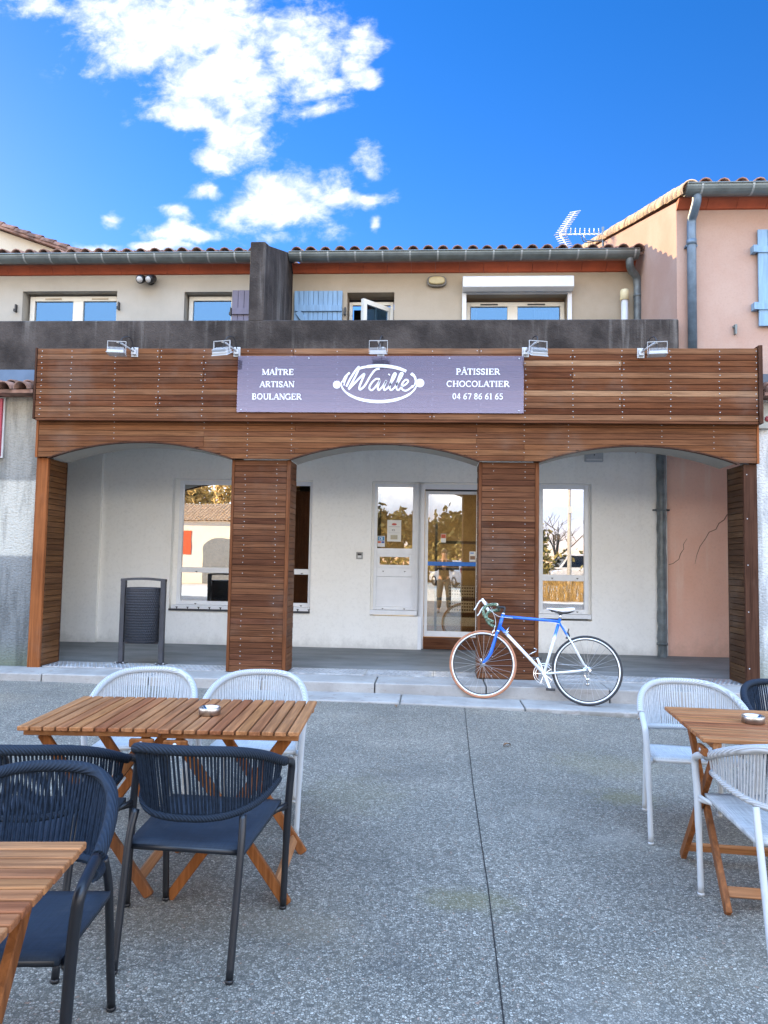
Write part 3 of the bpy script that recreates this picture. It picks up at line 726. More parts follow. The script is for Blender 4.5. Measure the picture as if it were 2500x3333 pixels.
def shutter(parent, x0, x1, z0, z1, y, mat, brace=None, batten_z=(), nb=8, name='shutter'):
    mb = MB(); w = (x1-x0)/nb
    for i in range(nb): mb.box(x0+w*i+.002, x0+w*(i+1)-.002, y, y+.025, z0, z1)
    o = mb.build(name, mat, parent, bevel=.003)
    b = MB()
    for z in batten_z: b.box(x0+.01, x1-.005, y-.022, y-.001, z-.045, z+.045)
    if brace:
        (xa, za), (xb, zb) = brace; b.bar((xa, y-.011, za), (xb, y-.011, zb), .02, .075, (0, 0, 1))
    b.build_split('shutter_batten', mat, o, bevel=.003, gap=-.004); return o
s1 = shutter(BK, -1.925, -1.25, 3.55, 5.15, 9.955, M['blue_sh'], ((-1.87, 4.85), (-1.30, 4.08)), (4.90, 4.02), 10)
hk = MB()
for x, z in ((-1.215, 4.86),): hk.box(x-.008, x+.012, 9.96, 10, z-.05, z+.06); hk.box(x-.014, x+.018, 9.94, 9.965, z-.05, z-.01)
hk.build_split('shutter_catch', M['black'], BK)

# neighbouring house on the left
NB = empty('neighbouring_house', (0, 0, 0), 0, 'grey cream house at the left with stained roughcast ground floor under a small tiled canopy', 'building')
HAa = (-5.85, -4.467, 3.5, 5.18); HBb = (-3.495, -2.814, 3.5, 5.16)
wall_holes(-11, -2.155, 3.3, 5.42, 10.0, .30, [HAa, HBb]).build('upper_wall', M['greycream'], NB)
MB().box(-11, -2.2, 8.6, 10.0, 3.25, 3.3).build('terrace_slab', M['concrete'], NB)
canal_roof(-11, -2.16, 9.76, 5.575, PITCH, 4.9, M['tile2'], NB)
gutter(-11, -2.16, 9.73, 5.575, .098, M['zinc'], NB)
cornice(-11, -2.16, 10.0, 5.405, 5.515, NB)
wa = window_obj(NB, -5.81, -4.46, 3.55, 5.15, 10.13, M['cream_pvc'], M['glass_up'], .07, (), (-5.095,), .15, .06, [(-5.73, -5.17, 3.6, 5.075), (-5.02, -4.50, 3.6, 5.075)])
vn = MB()
for x in (-5.58, -4.89): vn.box(x, x+.24, 10.118, 10.128, 5.10, 5.122)
vn.build_split('vent_slot', plain('beige_vent', (.45, .38, .28), .6), wa)
wb = window_obj(NB, -3.47, -2.80, 3.55, 5.14, 10.13, M['cream_pvc'], M['glass_up'], .06, (), (), .1, .06, [(-3.41, -2.86, 3.6, 5.075)])
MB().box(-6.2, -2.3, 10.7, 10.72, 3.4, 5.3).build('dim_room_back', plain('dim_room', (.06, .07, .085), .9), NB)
shutter(NB, -2.80, -2.20, 3.55, 5.165, 9.955, M['purple_sh'], None, (4.86, 4.02), 7)
hk = MB()
for x, z in ((-5.93, 4.92), (-4.43, 4.95), (-2.82, 4.86)): hk.box(x-.008, x+.012, 9.96, 10, z-.05, z+.06); hk.box(x-.014, x+.018, 9.94, 9.965, z-.05, z-.01)
hk.build_split('shutter_catch', M['black'], NB)
g = wall_holes(-11, -4.55, -.05, 3.32, 8.30, .28, [(-7.6, -5.03, .165, 2.52)])
g.add([(-4.55, 8.30, -.05), (-4.55, 8.62, -.05), (-4.55, 8.62, 3.32), (-4.55, 8.30, 3.32)], [(0, 1, 2, 3)]); g.build('ground_wall', M['rough_l'], NB)
window_obj(NB, -7.6, -5.03, .2, 2.52, 8.5, M['anth'], M['glass'], .06, (), (-6.3,), .06, .05, [(-7.54, -6.33, .26, 2.46), (-6.27, -5.09, .26, 2.46)])
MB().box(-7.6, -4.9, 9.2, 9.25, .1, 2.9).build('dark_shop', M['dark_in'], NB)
mb = MB(); pc = math.radians(19); d = Vector((0, math.cos(pc), math.sin(pc))); up = Vector((0, -math.sin(pc), math.cos(pc)))
for i in range(32): tile_column(mb, (-4.66-.2*i, 8.06, 3.30), d, up, 2, .085, .17, 8)
mb.box(-11, -4.54, 8.06, 8.349, 3.27, 3.31)
mb.build('tiled_canopy', M['tile2'], NB)
MB().prism([(8.348, 3.60), (8.30, 3.60), (8.24, 3.44), (8.348, 3.44)], -11, -4.53, 'x').build('lead_flashing', plain('lead_flashing', (.07, .09, .12), .5, .2), NB)
sg = MB().box(-7.2, -5.0, 8.235, 8.262, 2.565, 3.245).build('shop_sign', M['red']); tag(sg, 'dark red shop sign with a thin white edge on the roughcast wall at left edge', 'sign')
MB().prism([(-7.215, 2.55), (-4.985, 2.55), (-4.985, 3.26), (-7.215, 3.26)], 8.265, 8.285, 'y').build('sign_border', M['pvc'], sg)
sc_ = MB()
for x, z in ((-5.035, 3.2), (-5.035, 2.61)): sc_.sphere((x, 8.234, z), .008, 8, 4)
sc_.build_split('screw', M['screw'], sg)

# house behind on the left: gable facing the street
HG = empty('gabled_house', (0, 0, 0), 0, 'taller cream house behind the left roof with a tiled verge sloping down', 'building')
zg = lambda x: 7.46 + (-6.87-x)*.348
MB().prism([(-17, 0), (-6.95, 0), (-6.95, zg(-6.95)-.16), (-12.3, zg(-12.3)-.16), (-17, zg(-12.3)-1.6)], 14.05, 22, 'y').build('wall', plaster('far_cream_render', (.50, .44, .34), (.56, .50, .39), .95, 60, .3), HG)
mb = MB(); ang = math.atan(.348); dx = Vector((-math.cos(ang), 0, math.sin(ang))); upx = Vector((math.sin(ang), 0, math.cos(ang)))
for k in range(40): tile_column(mb, (-6.80, 14.0+.2*k, zg(-6.80)-.10), dx, upx, 20, .10, .29)
a = Vector((-6.75, 0, zg(-6.75)-.14)); b = a+dx*6.2
mb.add([(a.x, 13.92, a.z), (b.x, 13.92, b.z), (b.x, 22, b.z), (a.x, 22, a.z), (a.x, 13.92, a.z+.045), (b.x, 13.92, b.z+.045), (b.x, 22, b.z+.045), (a.x, 22, a.z+.045)], [(0,3,2,1),(4,5,6,7),(0,1,5,4),(1,2,6,5),(2,3,7,6),(3,0,4,7)])
mb.build('roof', M['tile2'], HG)

# pink house on the right
PK = empty('pink_house', (0, 0, 0), 0, 'taller pink rendered house at right with sunlit gable, tiled verge and pale blue shutter', 'building')
GY = 8.45
gab = MB()
zr = lambda y: 5.59 + (y-8.35)*math.tan(PITCH)
gab.add([(2.78, GY, 2.95), (9.5, GY, 2.95), (9.5, GY, 5.61), (2.78, GY, 5.61), (2.78, 15.2, 2.95), (2.78, 15.2, zr(15.2)), (2.78, 20, zr(15.2)-1.2), (2.78, 20, 2.95)],
        [(0, 1, 2, 3), (0, 3, 5, 6, 7, 4)])
gab.build('upper_wall', M['pink'], PK)
MB().add([(3.20, WY, .1), (4.7, WY, .1), (4.7, WY, 3.02), (3.20, WY, 3.02)], [(0, 1, 2, 3)]).build('recessed_wall', M['pink_low'], PK)
canal_roof(2.91, 9.5, 8.22, 5.64, PITCH, 7.2, M['tile'], PK)
mb = MB(); d = Vector((0, math.cos(PITCH), math.sin(PITCH))); up = Vector((0, -math.sin(PITCH), math.cos(PITCH)))
tile_column(mb, (2.845, 8.20, 5.618), d, up, 42, .102, .168, 12, .007, .94, .5)
mb.build('verge_tiles', plain('pale_verge_tiles', (.66, .44, .26), .85, 0, .3, 9), PK)
gutter(2.80, 9.5, 8.21, 5.662, .098, M['zinc'], PK, .55)
cornice(2.775, 9.5, GY, 5.51, 5.605, PK)
dp = MB(); dp.tube(spline([(2.93, 8.22, 5.58), (2.93, 8.23, 5.50), (2.925, 8.30, 5.42), (2.925, 8.37, 5.36), (2.925, 8.385, 5.25)], 5) + [(2.925, 8.385, 3.75)], .05, 14)
dp.tube([(2.925, 8.385, 5.13), (2.925, 8.385, 5.07)], .056, 14); dp.box(2.86, 2.99, 8.38, 8.445, 5.055, 5.075)
dp.build('downpipe', M['zincblue'], PK)
s2 = shutter(PK, 3.665, 4.22, 4.14, 5.255, 8.40, M['blue_sh'], None, (), 5)
st = MB()
for z in (5.02, 4.36): st.box(3.63, 4.22, 8.385, 8.399, z-.035, z+.035); st.box(3.60, 3.645, 8.36, 8.45, z-.04, z+.04)
st.build_split('shutter_hinge', M['blue_sh'], s2)
hk = MB(); hk.prism([(3.40, 4.16), (3.425, 4.16), (3.42, 4.05), (3.405, 4.05)], 8.40, 8.45, 'y'); hk.box(3.39, 3.435, 8.42, 8.45, 4.13, 4.15); hk.build_split('shutter_catch', M['zinc'], PK)
wall_holes(3.54, 11, -.15, 3.32, 8.30, .2, []).add([(3.54, 8.30, -.15), (3.54, 8.66, -.15), (3.54, 8.66, 3.32), (3.54, 8.30, 3.32)], [(0, 1, 2, 3)]).build('ground_wall', M['rough_r'], PK)
mb = MB()
for i in range(30): tile_column(mb, (3.68+.2*i, 8.06, 3.30), Vector((0, math.cos(pc), math.sin(pc))), Vector((0, -math.sin(pc), math.cos(pc))), 2, .085, .17, 8)
mb.box(3.56, 9.6, 8.06, 8.449, 3.27, 3.31); mb.build('tiled_canopy', M['tile2'], PK)
MB().box(3.56, 9.6, 8.36, 8.449, 3.43, 3.58).build('lead_flashing', plain('lead_flashing_r', (.07, .09, .12), .5, .2), PK)
# cracks in the recessed pink wall
ck = MB()
def crack(pts, w):
    ck.ribbon(pts, w, WY-.004, WY+.01)
crack([(4.07, 2.19), (3.99, 2.13), (3.95, 2.06), (3.88, 2.01), (3.84, 1.93), (3.75, 1.89), (3.70, 1.80), (3.63, 1.70), (3.585, 1.58), (3.56, 1.46)], [.012, .011, .012, .010, .010, .009, .008, .007, .005, .002])
crack([(3.46, 1.80), (3.41, 1.72), (3.415, 1.66), (3.37, 1.59), (3.35, 1.52), (3.27, 1.46), (3.215, 1.445)], [.002, .006, .005, .008, .006, .007, .006])
ck.build('wall_crack', plain('crack_dark', (.20, .10, .072), .95), PK)

# ------------------------------------------------------------------ timber shopfront
SF = empty('timber_shopfront', (0, 8.2, .17), 0, 'brown slatted timber shopfront with a deep fascia, three low arches and four boxed pillars', 'shopfront')
SF.location = (0, 0, 0)
JOINTS = [-4.44, -4.095, -3.583, -3.075, -2.564, -2.057, -1.547, -1.055, -.518, .007, .515, 1.019, 1.529, 2.055, 2.57, 3.087, 3.469]
rnd = random.Random(11)
def split_row(x0, x1, cuts, prob=.35, minlen=1.2):
    out = [x0]
    for c in cuts:
        if c-out[-1] > minlen and x1-c > .6 and rnd.random() < prob: out.append(c)
    return out + [x1]
fb = MB(); scr = MB(); ZF0, ZF1, NF = 2.985, 3.785, 12; ph = (ZF1-ZF0)/NF
def screw(x, y, z, r=.0062): scr.lathe([(0, -.003), (r*.7, -.0028), (r, 0)], (x, y, z), 6, 'y')
for k in range(NF):
    z0, z1 = ZF0+ph*k, ZF0+ph*(k+1)-.005; cs = split_row(-4.50, 3.49, JOINTS[2:-2])
    for a, b in zip(cs, cs[1:]):
        dy = rnd.uniform(-.002, .002); fb.box(a+.0015, b-.0015, 8.05+dy, 8.075, z0, z1)
    zz = (z0+z1)/2
    for x in JOINTS:
        if x in cs: screw(x-.022, 8.046, zz+rnd.uniform(-.004, .004)); screw(x+.022, 8.046, zz+rnd.uniform(-.004, .004))
        else: screw(x+rnd.uniform(-.006, .006), 8.046, zz+rnd.uniform(-.004, .004))
fb.build('fascia', M['fascia'], SF, bevel=.003)
MB().box(-4.50, 3.49, 8.078, 8.09, 2.97, 3.78).build('fascia_backing', M['gap'], SF)
MB().box(-4.49, 3.49, 8.05, 8.11, 2.955, 2.981).build('fascia_bottom_trim', M['trimx'], SF, bevel=.003)
MB().box(3.493, 3.535, 8.03, 8.34, 2.96, 3.81).build('end_board', M['darkpost'], SF, bevel=.003)
MB().box(-4.522, -4.503, 8.04, 8.34, 2.97, 3.79).build('end_board', M['darkpost'], SF, bevel=.003)
MB().box(-4.50, 3.49, 8.092, 8.335, 2.985, 3.0).build('fascia_underside', M['darkpost'], SF)
# arched panel: boards clipped by the three arches
ap = MB(); A0, A1, AB, AT = -4.515, 3.505, 2.548, 2.985; NA = 7; pa = (AT-AB)/NA
def clip_board(mb, a, b, z0, z1, y0, y1):
    n = max(2, int((b-a)/.035)); xs_ = [a+(b-a)*i/n for i in range(n+1)]; lo = []
    for x in xs_:
        z = arch_z(x); lo.append(max(z0, z) if z else z0)
    run = []
    def flush():
        if len(run) < 2: return
        vs = []
        for (x, l) in run: vs += [(x, y0, l), (x, y0, z1), (x, y1, l), (x, y1, z1)]
        m = len(run); fs = []
        for i in range(m-1):
            p, q = 4*i, 4*i+4
            fs += [(p, q, q+1, p+1), (p+2, p+3, q+3, q+2), (p, p+2, q+2, q), (p+1, q+1, q+3, p+3)]
        fs += [(0, 1, 3, 2), (4*m-4, 4*m-2, 4*m-1, 4*m-3)]
        mb.add(vs, fs)
    for x, l in zip(xs_, lo):
        if l < z1-.002: run.append((x, l))
        else: flush(); run = []
    flush()
for k in range(NA):
    z0, z1 = AB+pa*k, AB+pa*(k+1)-.005
    cs = split_row(A0+.03, A1-.005, [-3.3, -2.56, -2.05, -1.52, -.9, -.03, .5, 1.02, 1.9, 2.5, 3.0], .3, 1.5)
    for a, b in zip(cs, cs[1:]):
        clip_board(ap, a+.0015, b-.0015, z0, z1, 8.13+rnd.uniform(-.0015, .0015), 8.155)
        for x in (-3.6, -2.56, -2.06, -1.56, -.52, .5, 1.02, 1.5, 2.5, 3.05):
            if a < x < b and not (arch_z(x) and arch_z(x) > z0-.01): screw(x, 8.1265, (z0+z1)/2, .0055)
ap.build('arch_panel', M['archwood'], SF)
# thin dark lip following every arch
lip = MB()
for a, b in OPEN:
    n = 30; pts = [(a+(b-a)*i/n) for i in range(n+1)]
    top = [(x, (arch_z(x) or SPR)) for x in pts]
    for p, q in zip(top, top[1:]):
        lip.add([(p[0], 8.122, p[1]), (q[0], 8.122, q[1]), (q[0], 8.178, q[1]), (p[0], 8.178, p[1]), (p[0], 8.122, p[1]-.014), (q[0], 8.122, q[1]-.014), (q[0], 8.178, q[1]-.014), (p[0], 8.178, p[1]-.014)],
                [(0,1,2,3),(7,6,5,4),(0,4,5,1),(3,2,6,7)])
lip.build_split('arch_lip', M['darkpost'], SF)
MB().box(A0, A0+.027, 8.125, 8.34, AB-.005, AT).build('end_board', M['orange'], SF)
MB().box(A1-.003, A1+.02, 8.125, 8.34, AB-.005, AT).build('end_board', M['orange'], SF)
MB().box(A0+.03, A1-.005, 8.158, 8.17, 2.75, AT).build('arch_backing', M['gap'], SF)
bk = MB()
for a, b in ((A0+.03, OPEN[0][0]), (OPEN[0][1], OPEN[1][0]), (OPEN[1][1], OPEN[2][0]), (OPEN[2][1], A1-.005)): bk.box(a, b, 8.158, 8.17, AB, 2.749)
bk.build_split('arch_backing', M['gap'], SF)
# pillars
def slats(mb, face, a, b, fixed, z0, z1, n, t=.02):
    p = (z1-z0)/n
    for k in range(n):
        d = rnd.uniform(-.002, .002); za, zb = z0+p*k, z0+p*(k+1)-.0045
        if face == 'front': mb.box(a, b, fixed+d, fixed+t, za, zb)
        else:
            s_ = 1 if face == 'right' else -1                    # outward normal +x / -x
            x_ = fixed + s_*d; mb.box(min(x_, fixed-s_*t), max(x_, fixed-s_*t), a, b, za, zb)
PZ0, PZ1 = .172, 2.544
def pillar(x0, x1):
    root = empty('pillar', (0, 0, 0)); root.parent = SF
    f_ = MB(); slats(f_, 'front', x0+.028, x1-.040, 8.20, PZ0, PZ1, 36); f_.build('front_slats', M['pillarx'], root, bevel=.002)
    for face, fx in (('right', x1), ('left', x0)):
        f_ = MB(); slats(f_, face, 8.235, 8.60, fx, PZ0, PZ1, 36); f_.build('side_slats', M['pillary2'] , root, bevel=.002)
    for a, b in ((x0-.004, x0+.026), (x1-.038, x1+.004)):
        MB().box(a, b, 8.192, 8.233, PZ0, PZ1).build('corner_post', M['postz'], root, bevel=.003)
    MB().box(x0+.024, x1-.024, 8.225, 8.6, PZ0, PZ1).build('core', M['gap'], root); MB().box(x0+.01, x1-.01, 8.602, 8.625, PZ0, PZ1).build('back_panel', M['postz'], root)
    for x in (x0+.15, x1-.15):
        for k in range(36):
            if rnd.random() < .75: screw(x+rnd.uniform(-.006, .006), 8.1965, PZ0+(PZ1-PZ0)*(k+.5)/36+rnd.uniform(-.01, .01), .0052)
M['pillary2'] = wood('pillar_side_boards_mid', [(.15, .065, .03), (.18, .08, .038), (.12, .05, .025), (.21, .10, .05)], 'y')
pillar(-2.24, -1.578); pillar(.54, 1.19)
def end_pillar(x0, x1, inner, post, slatm):
    root = empty('pillar', (0, 0, 0)); root.parent = SF
    MB().box(x0, x1, 8.19, 8.232, PZ0-.02, PZ1).build('front_post', post, root, bevel=.003)
    f_ = MB(); fx = x1 if inner == 'right' else x0
    slats(f_, inner, 8.236, 8.62, fx, PZ0, PZ1, 36); f_.build('side_slats', slatm, root, bevel=.002)
    MB().box(min(fx, fx-(.03 if inner == 'right' else -.03)), max(fx, fx-(.03 if inner == 'right' else -.03)), 8.622, 8.645, PZ0, PZ1).build('rear_post', M['darkpost'], root)
    MB().box(x0+.024, x1-.024, 8.234, 8.62, PZ0, PZ1).build('core', M['gap'], root)
    return root
end_pillar(-4.525, -4.385, 'right', M['orange'], wood('left_pillar_slats', [(.13, .062, .026), (.16, .078, .032), (.11, .05, .022), (.19, .095, .042)], 'y'))
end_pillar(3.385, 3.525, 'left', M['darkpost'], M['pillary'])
for z in (.35, .95, 1.45, 1.95, 2.43): screw(3.415, 8.187, z, .007)
so_ = scr.build('screws', M['screw'], SF); so_['kind'] = 'stuff'

# ------------------------------------------------------------------ sign with lettering
SG = empty('sign_panel', (0, 0, 0), 0, 'clear acrylic sign panel with white lettering and an oval script emblem on the fascia', 'sign')
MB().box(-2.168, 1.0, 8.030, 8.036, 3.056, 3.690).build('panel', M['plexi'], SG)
T, t_ = .17, .07                       # thick and thin strokes of a roman letter, cap height 1
def arc(cx, cz, rx, rz, a0, a1, n=14): return [(cx+rx*math.cos(math.radians(a0+(a1-a0)*i/n)), cz+rz*math.sin(math.radians(a0+(a1-a0)*i/n))) for i in range(n+1)]
def V(x, w=T, z0=0., z1=1.): return ([(x, z0), (x, z1)], w)
def Hh(z, x0, x1, w=t_): return ([(x0, z), (x1, z)], w)
def sf(x, z, h=.15): return Hh(z, x-h, x+h, .06)
def feet(*xs_): return [sf(x, .03) for x in xs_]
def tops(*xs_): return [sf(x, .97) for x in xs_]
GL = {
 'M': (1.05, [V(.14, t_), ([(.14, .98), (.50, .05)], T), ([(.50, .05), (.86, .98)], t_), V(.90, T), *feet(.14, .90), Hh(.97, 0, .18, .06), Hh(.97, .84, 1.04, .06)]),
 'A': (.82, [([(.08, 0), (.40, 1)], t_), ([(.40, 1), (.72, 0)], T), Hh(.33, .2, .62), *feet(.08, .74)]),
 'I': (.42, [V(.20), *feet(.2), *tops(.2)]),
 'T': (.74, [V(.36), Hh(.96, .02, .70, .08), *feet(.36), V(.03, .06, .72, 1), V(.69, .06, .72, 1)]),
 'R': (.82, [V(.18), ([(.18, .96), *arc(.38, .73, .22, .23, 90, -90), (.18, .50)], .10), ([(.36, .50), (.72, .02)], T), *feet(.18), Hh(.03, .62, .82, .06), sf(.14, .97, .12)]),
 'E': (.74, [V(.18), Hh(.96, .05, .64, .08), Hh(.52, .2, .5), Hh(.04, .05, .66, .08), V(.63, .06, .74, 1), V(.65, .06, 0, .26), V(.5, .06, .4, .64)]),
 'S': (.62, [([(.52, .74), *arc(.30, .74, .20, .22, 20, 250, 12), (.36, .48), *arc(.29, .26, .22, .22, 70, -165, 12)], .13), V(.53, .05, .72, .98), V(.07, .05, .02, .3)]),
 'N': (.86, [V(.14, t_), ([(.14, .98), (.72, .02)], T), V(.74, t_), *feet(.14), *tops(.74), Hh(.97, 0, .16, .06)]),
 'B': (.76, [V(.18), ([(.18, .96), *arc(.36, .745, .2, .215, 90, -90), (.18, .53)], .10), ([(.36, .53), *arc(.38, .285, .24, .245, 90, -90), (.18, .04)], .11), sf(.13, .97, .12), sf(.13, .03, .12)]),
 'O': (.88, [(arc(.42, .5, .34, .46, 0, 360, 24), .13)]),
 'U': (.84, [([(.18, 1), (.18, .34), *arc(.44, .30, .26, .27, 180, 360, 12), (.70, 1)], .12), *tops(.18, .70)]),
 'L': (.70, [V(.18), Hh(.04, .05, .62, .08), V(.62, .06, 0, .28), *tops(.18)]),
 'G': (.88, [(arc(.44, .5, .36, .46, 50, 330, 22), .13), V(.72, T, .02, .42), sf(.70, .43, .16), V(.70, .05, .68, .98)]),
 'P': (.70, [V(.18), ([(.18, .96), *arc(.36, .71, .22, .25, 90, -90), (.18, .46)], .11), *feet(.18), sf(.13, .97, .12)]),
 'C': (.80, [(arc(.42, .5, .34, .46, 45, 315, 22), .13), V(.67, .05, .68, .98)]),
 'H': (.90, [V(.18), V(.70), Hh(.5, .18, .7), *feet(.18, .70), *tops(.18, .70)]),
 '0': (.62, [(arc(.28, .5, .2, .45, 0, 360, 20), .12)]),
 '4': (.62, [V(.38, .14), Hh(.27, .02, .56, .09), ([(.38, .98), (.04, .28)], t_)]),
 '6': (.62, [(arc(.29, .30, .2, .26, 0, 360, 18), .12), ([(.11, .34), (.14, .6), (.28, .85), (.50, .97)], .10)]),
 '7': (.62, [Hh(.93, .04, .54, .12), ([(.53, .93), (.24, 0)], .11)]),
 '8': (.62, [(arc(.29, .27, .2, .23, 0, 360, 16), .11), (arc(.29, .75, .17, .20, 0, 360, 16), .11)]),
 '1': (.50, [V(.26, .14), ([(.08, .84), (.26, .98)], .07), sf(.26, .03)]),
 '5': (.62, [(arc(.26, .31, .24, .27, 120, -150, 14), .12), ([(.14, .54), (.17, .93), (.50, .93)], .10)]),
 ' ': (.32, []),
}
GL['Î'] = (GL['I'][0], GL['I'][1] + [([(.06, 1.10), (.2, 1.26), (.34, 1.10)], .07)])
GL['Â'] = (GL['A'][0], GL['A'][1] + [([(.26, 1.10), (.40, 1.26), (.54, 1.10)], .07)])
def letter_line(text, x0, x1, z, h, parent):
    tot = sum(GL[c][0] for c in text); k = (x1-x0)/tot; x = x0; mb = MB(); i = 0
    for c in text:
        for pts, w in GL[c][1]:
            mb.ribbon([(x+p[0]*k, z+p[1]*h) for p in pts], w*(k+h)/2, 8.0275-.00012*(i % 7), 8.0299); i += 1
        x += GL[c][0]*k
    return mb.build('lettering', M['letter'], parent)
for txt, x0, x1, z, h in (('MAÎTRE', -1.892, -1.535, 3.474, .066), ('ARTISAN', -1.915, -1.525, 3.336, .066), ('BOULANGER', -2.0, -1.438, 3.197, .066),
                          ('PÂTISSIER', .262, .745, 3.482, .066), ('CHOCOLATIER', .160, .848, 3.346, .066), ('04 67 86 61 65', .226, .780, 3.208, .066)):
    letter_line(txt, x0, x1, z, h, SG)
def lp(px, py):           # sketch units -> place on the panel
    return (-.578 + (px-830)*.002048, 3.372 - (py-255)*.002048)
em = MB(); ei = [0]
def stroke(pts, w, n=5, smooth=True):
    q = [lp(*p) for p in pts]
    if smooth: q = [(p.x, p.y) for p in spline([(a, b, 0) for a, b in q], n)]
    if isinstance(w, (list, tuple)):
        m = len(q); w = [w[min(len(w)-1, int(i*len(w)/m))] for i in range(m)]
    em.ribbon(q, w, 8.0268-.00015*ei[0], 8.0299); ei[0] += 1
def ell(a0, a1, rx=203, rz=98, cx=827, cz=252, n=26): return [(cx+rx*math.cos(math.radians(a0+(a1-a0)*i/n)), cz+rz*math.sin(math.radians(a0+(a1-a0)*i/n))) for i in range(n+1)]
stroke(ell(-8, 188), [.010, .018, .026, .032, .034, .032, .026, .018, .010], 1)
stroke(ell(-122, -44), [.026, .034, .036, .036, .034, .030], 1)
stroke([(668, 192), (645, 215), (632, 245)], .022); stroke([(638, 262), (645, 235), (655, 212)], .012)
stroke([(652, 268), (672, 225), (700, 180), (718, 160), (712, 185), (688, 235), (664, 282)], .021)
stroke([(664, 284), (700, 245), (735, 208), (748, 200), (735, 235), (722, 272), (728, 284), (752, 262), (778, 215), (805, 178), (830, 170)], .021)
stroke([(832, 228), (812, 226), (788, 248), (776, 275), (790, 288), (815, 262), (834, 232), (822, 270), (828, 287), (848, 268)], .019)
stroke([(848, 268), (868, 235), (855, 270), (858, 287), (880, 272)], .019); stroke([(880, 205), (884, 200)], .022)
stroke([(878, 272), (905, 230), (918, 200), (908, 197), (893, 235), (886, 275), (895, 287), (915, 270)], .018)
stroke([(913, 272), (940, 230), (955, 198), (944, 195), (930, 232), (922, 274), (932, 287), (950, 270)], .018)
stroke([(948, 268), (972, 256), (985, 238), (972, 230), (953, 252), (952, 280), (972, 290), (995, 278), (1010, 262)], .018)
stroke([(1000, 196), (1020, 215), (1024, 245), (1008, 275)], [.030, .024, .016, .010])
for cx, cz, r in ((600, 258, 21), (1048, 248, 23)):
    c = lp(cx, cz); em.lathe([(0, 8.0262), (r*.002048, 8.0262), (r*.002048, 8.0299)], (c[0], 0, c[1]), 24, 'y', False)
em.build('emblem', M['letter'], SG)
wsr = MB()
for x, z in ((-2.12, 3.08), (-1.37, 3.662), (.19, 3.662), (.95, 3.08), (.95, 3.66)): wsr.lathe([(0, 8.026), (.008, 8.027), (.009, 8.0299)], (x, 0, z), 8, 'y')
wsr.build_split('panel_screw', M['steel'], SG)

# ------------------------------------------------------------------ floodlights
def floodlight(x, z, side, swing, tilt, label):
    """mounting box on the fascia at (x, z); head out in front, side = -1 head to the left, +1 right, 0 straight"""
    r = empty('floodlight', (x, 8.05, z), 0, label, 'floodlight', 'floodlights along the top of the timber fascia')
    pm = MB(); pm.box(-.038, .038, -.012, -.001, -.055, .055); pm.box(-.026, .026, -.05, -.012, -.035, .035); pm.build('wall_plate', M['lampwhite'], r, bevel=.003)
    hx, hy, hz = side*.10 + (.0 if side else -.01), -.26, -.07
    a = Vector((0, -.05, .0)); b = Vector((hx, hy, hz+.113))
    MB().tube([a, a*.3+b*.7+Vector((0, 0, .01)), b], .011, 8).build('arm', M['lampwhite'], r)
    Mx = Matrix.Translation((hx, hy, hz)) @ Matrix.Rotation(swing, 4, 'Z') @ Matrix.Rotation(tilt, 4, 'X') @ Matrix.Scale(.82, 4)
    yk = MB(); w = .115; t0 = len(yk.v)
    Y_ = Matrix.Translation((hx, hy, hz)) @ Matrix.Rotation(swing, 4, 'Z') @ Matrix.Scale(.84, 4)
    yk.box(-w, w, -.012, .012, .138, .144); yk.box(-w-.004, -w, -.012, .012, -.01, .144); yk.box(w, w+.004, -.012, .012, -.01, .144)
    yk.xf(Y_).build('yoke', M['lampwhite'], r)
    hd = MB(); hd.box(-.108, .108, -.075, .075, -.022, .012); hd.box(-.118, .118, -.088, .088, -.034, -.022)
    hd.xf(Mx); head = hd.build('housing', M['lampwhite'], r, bevel=.004)
    fn = MB()
    for i in range(13): fn.box(-.102+.0165*i, -.098+.0165*i, -.07, .07, .012, .05)
    fn.xf(Mx).build('cooling_fins', M['lampwhite'], head)
    MB().box(-.095, .095, -.068, .068, -.0365, -.034).xf(Mx).build('front_glass', plain('flood_glass', (.55, .58, .58), .15), head)
    MB().tube(spline([(0.01, -.05, .02), (hx*.4+.03, -.12, .13), (hx*.8+.02, hy+.05, .10), (hx, hy, hz+.03)], 6), .005, 6).build('cable', M['black'], r)
    return r
fl = [(-3.36, 3.735, -1, math.radians(8), math.radians(-3), 'white floodlight at the left end of the fascia, its head nearly level'),
      (-2.187, 3.738, -1, math.radians(-14), math.radians(28), 'white floodlight over the left edge of the sign panel, its head tilted down'),
      (-.569, 3.740, 0, 0, math.radians(14), 'white floodlight above the oval emblem in the middle of the sign'),
      (1.018, 3.735, 1, math.radians(14), math.radians(28), 'white floodlight over the right edge of the sign panel, its head tilted down'),
      (2.256, 3.725, 1, math.radians(-8), math.radians(0), 'white floodlight over bare boards at the right end of the fascia')]
for a in fl: floodlight(*a)

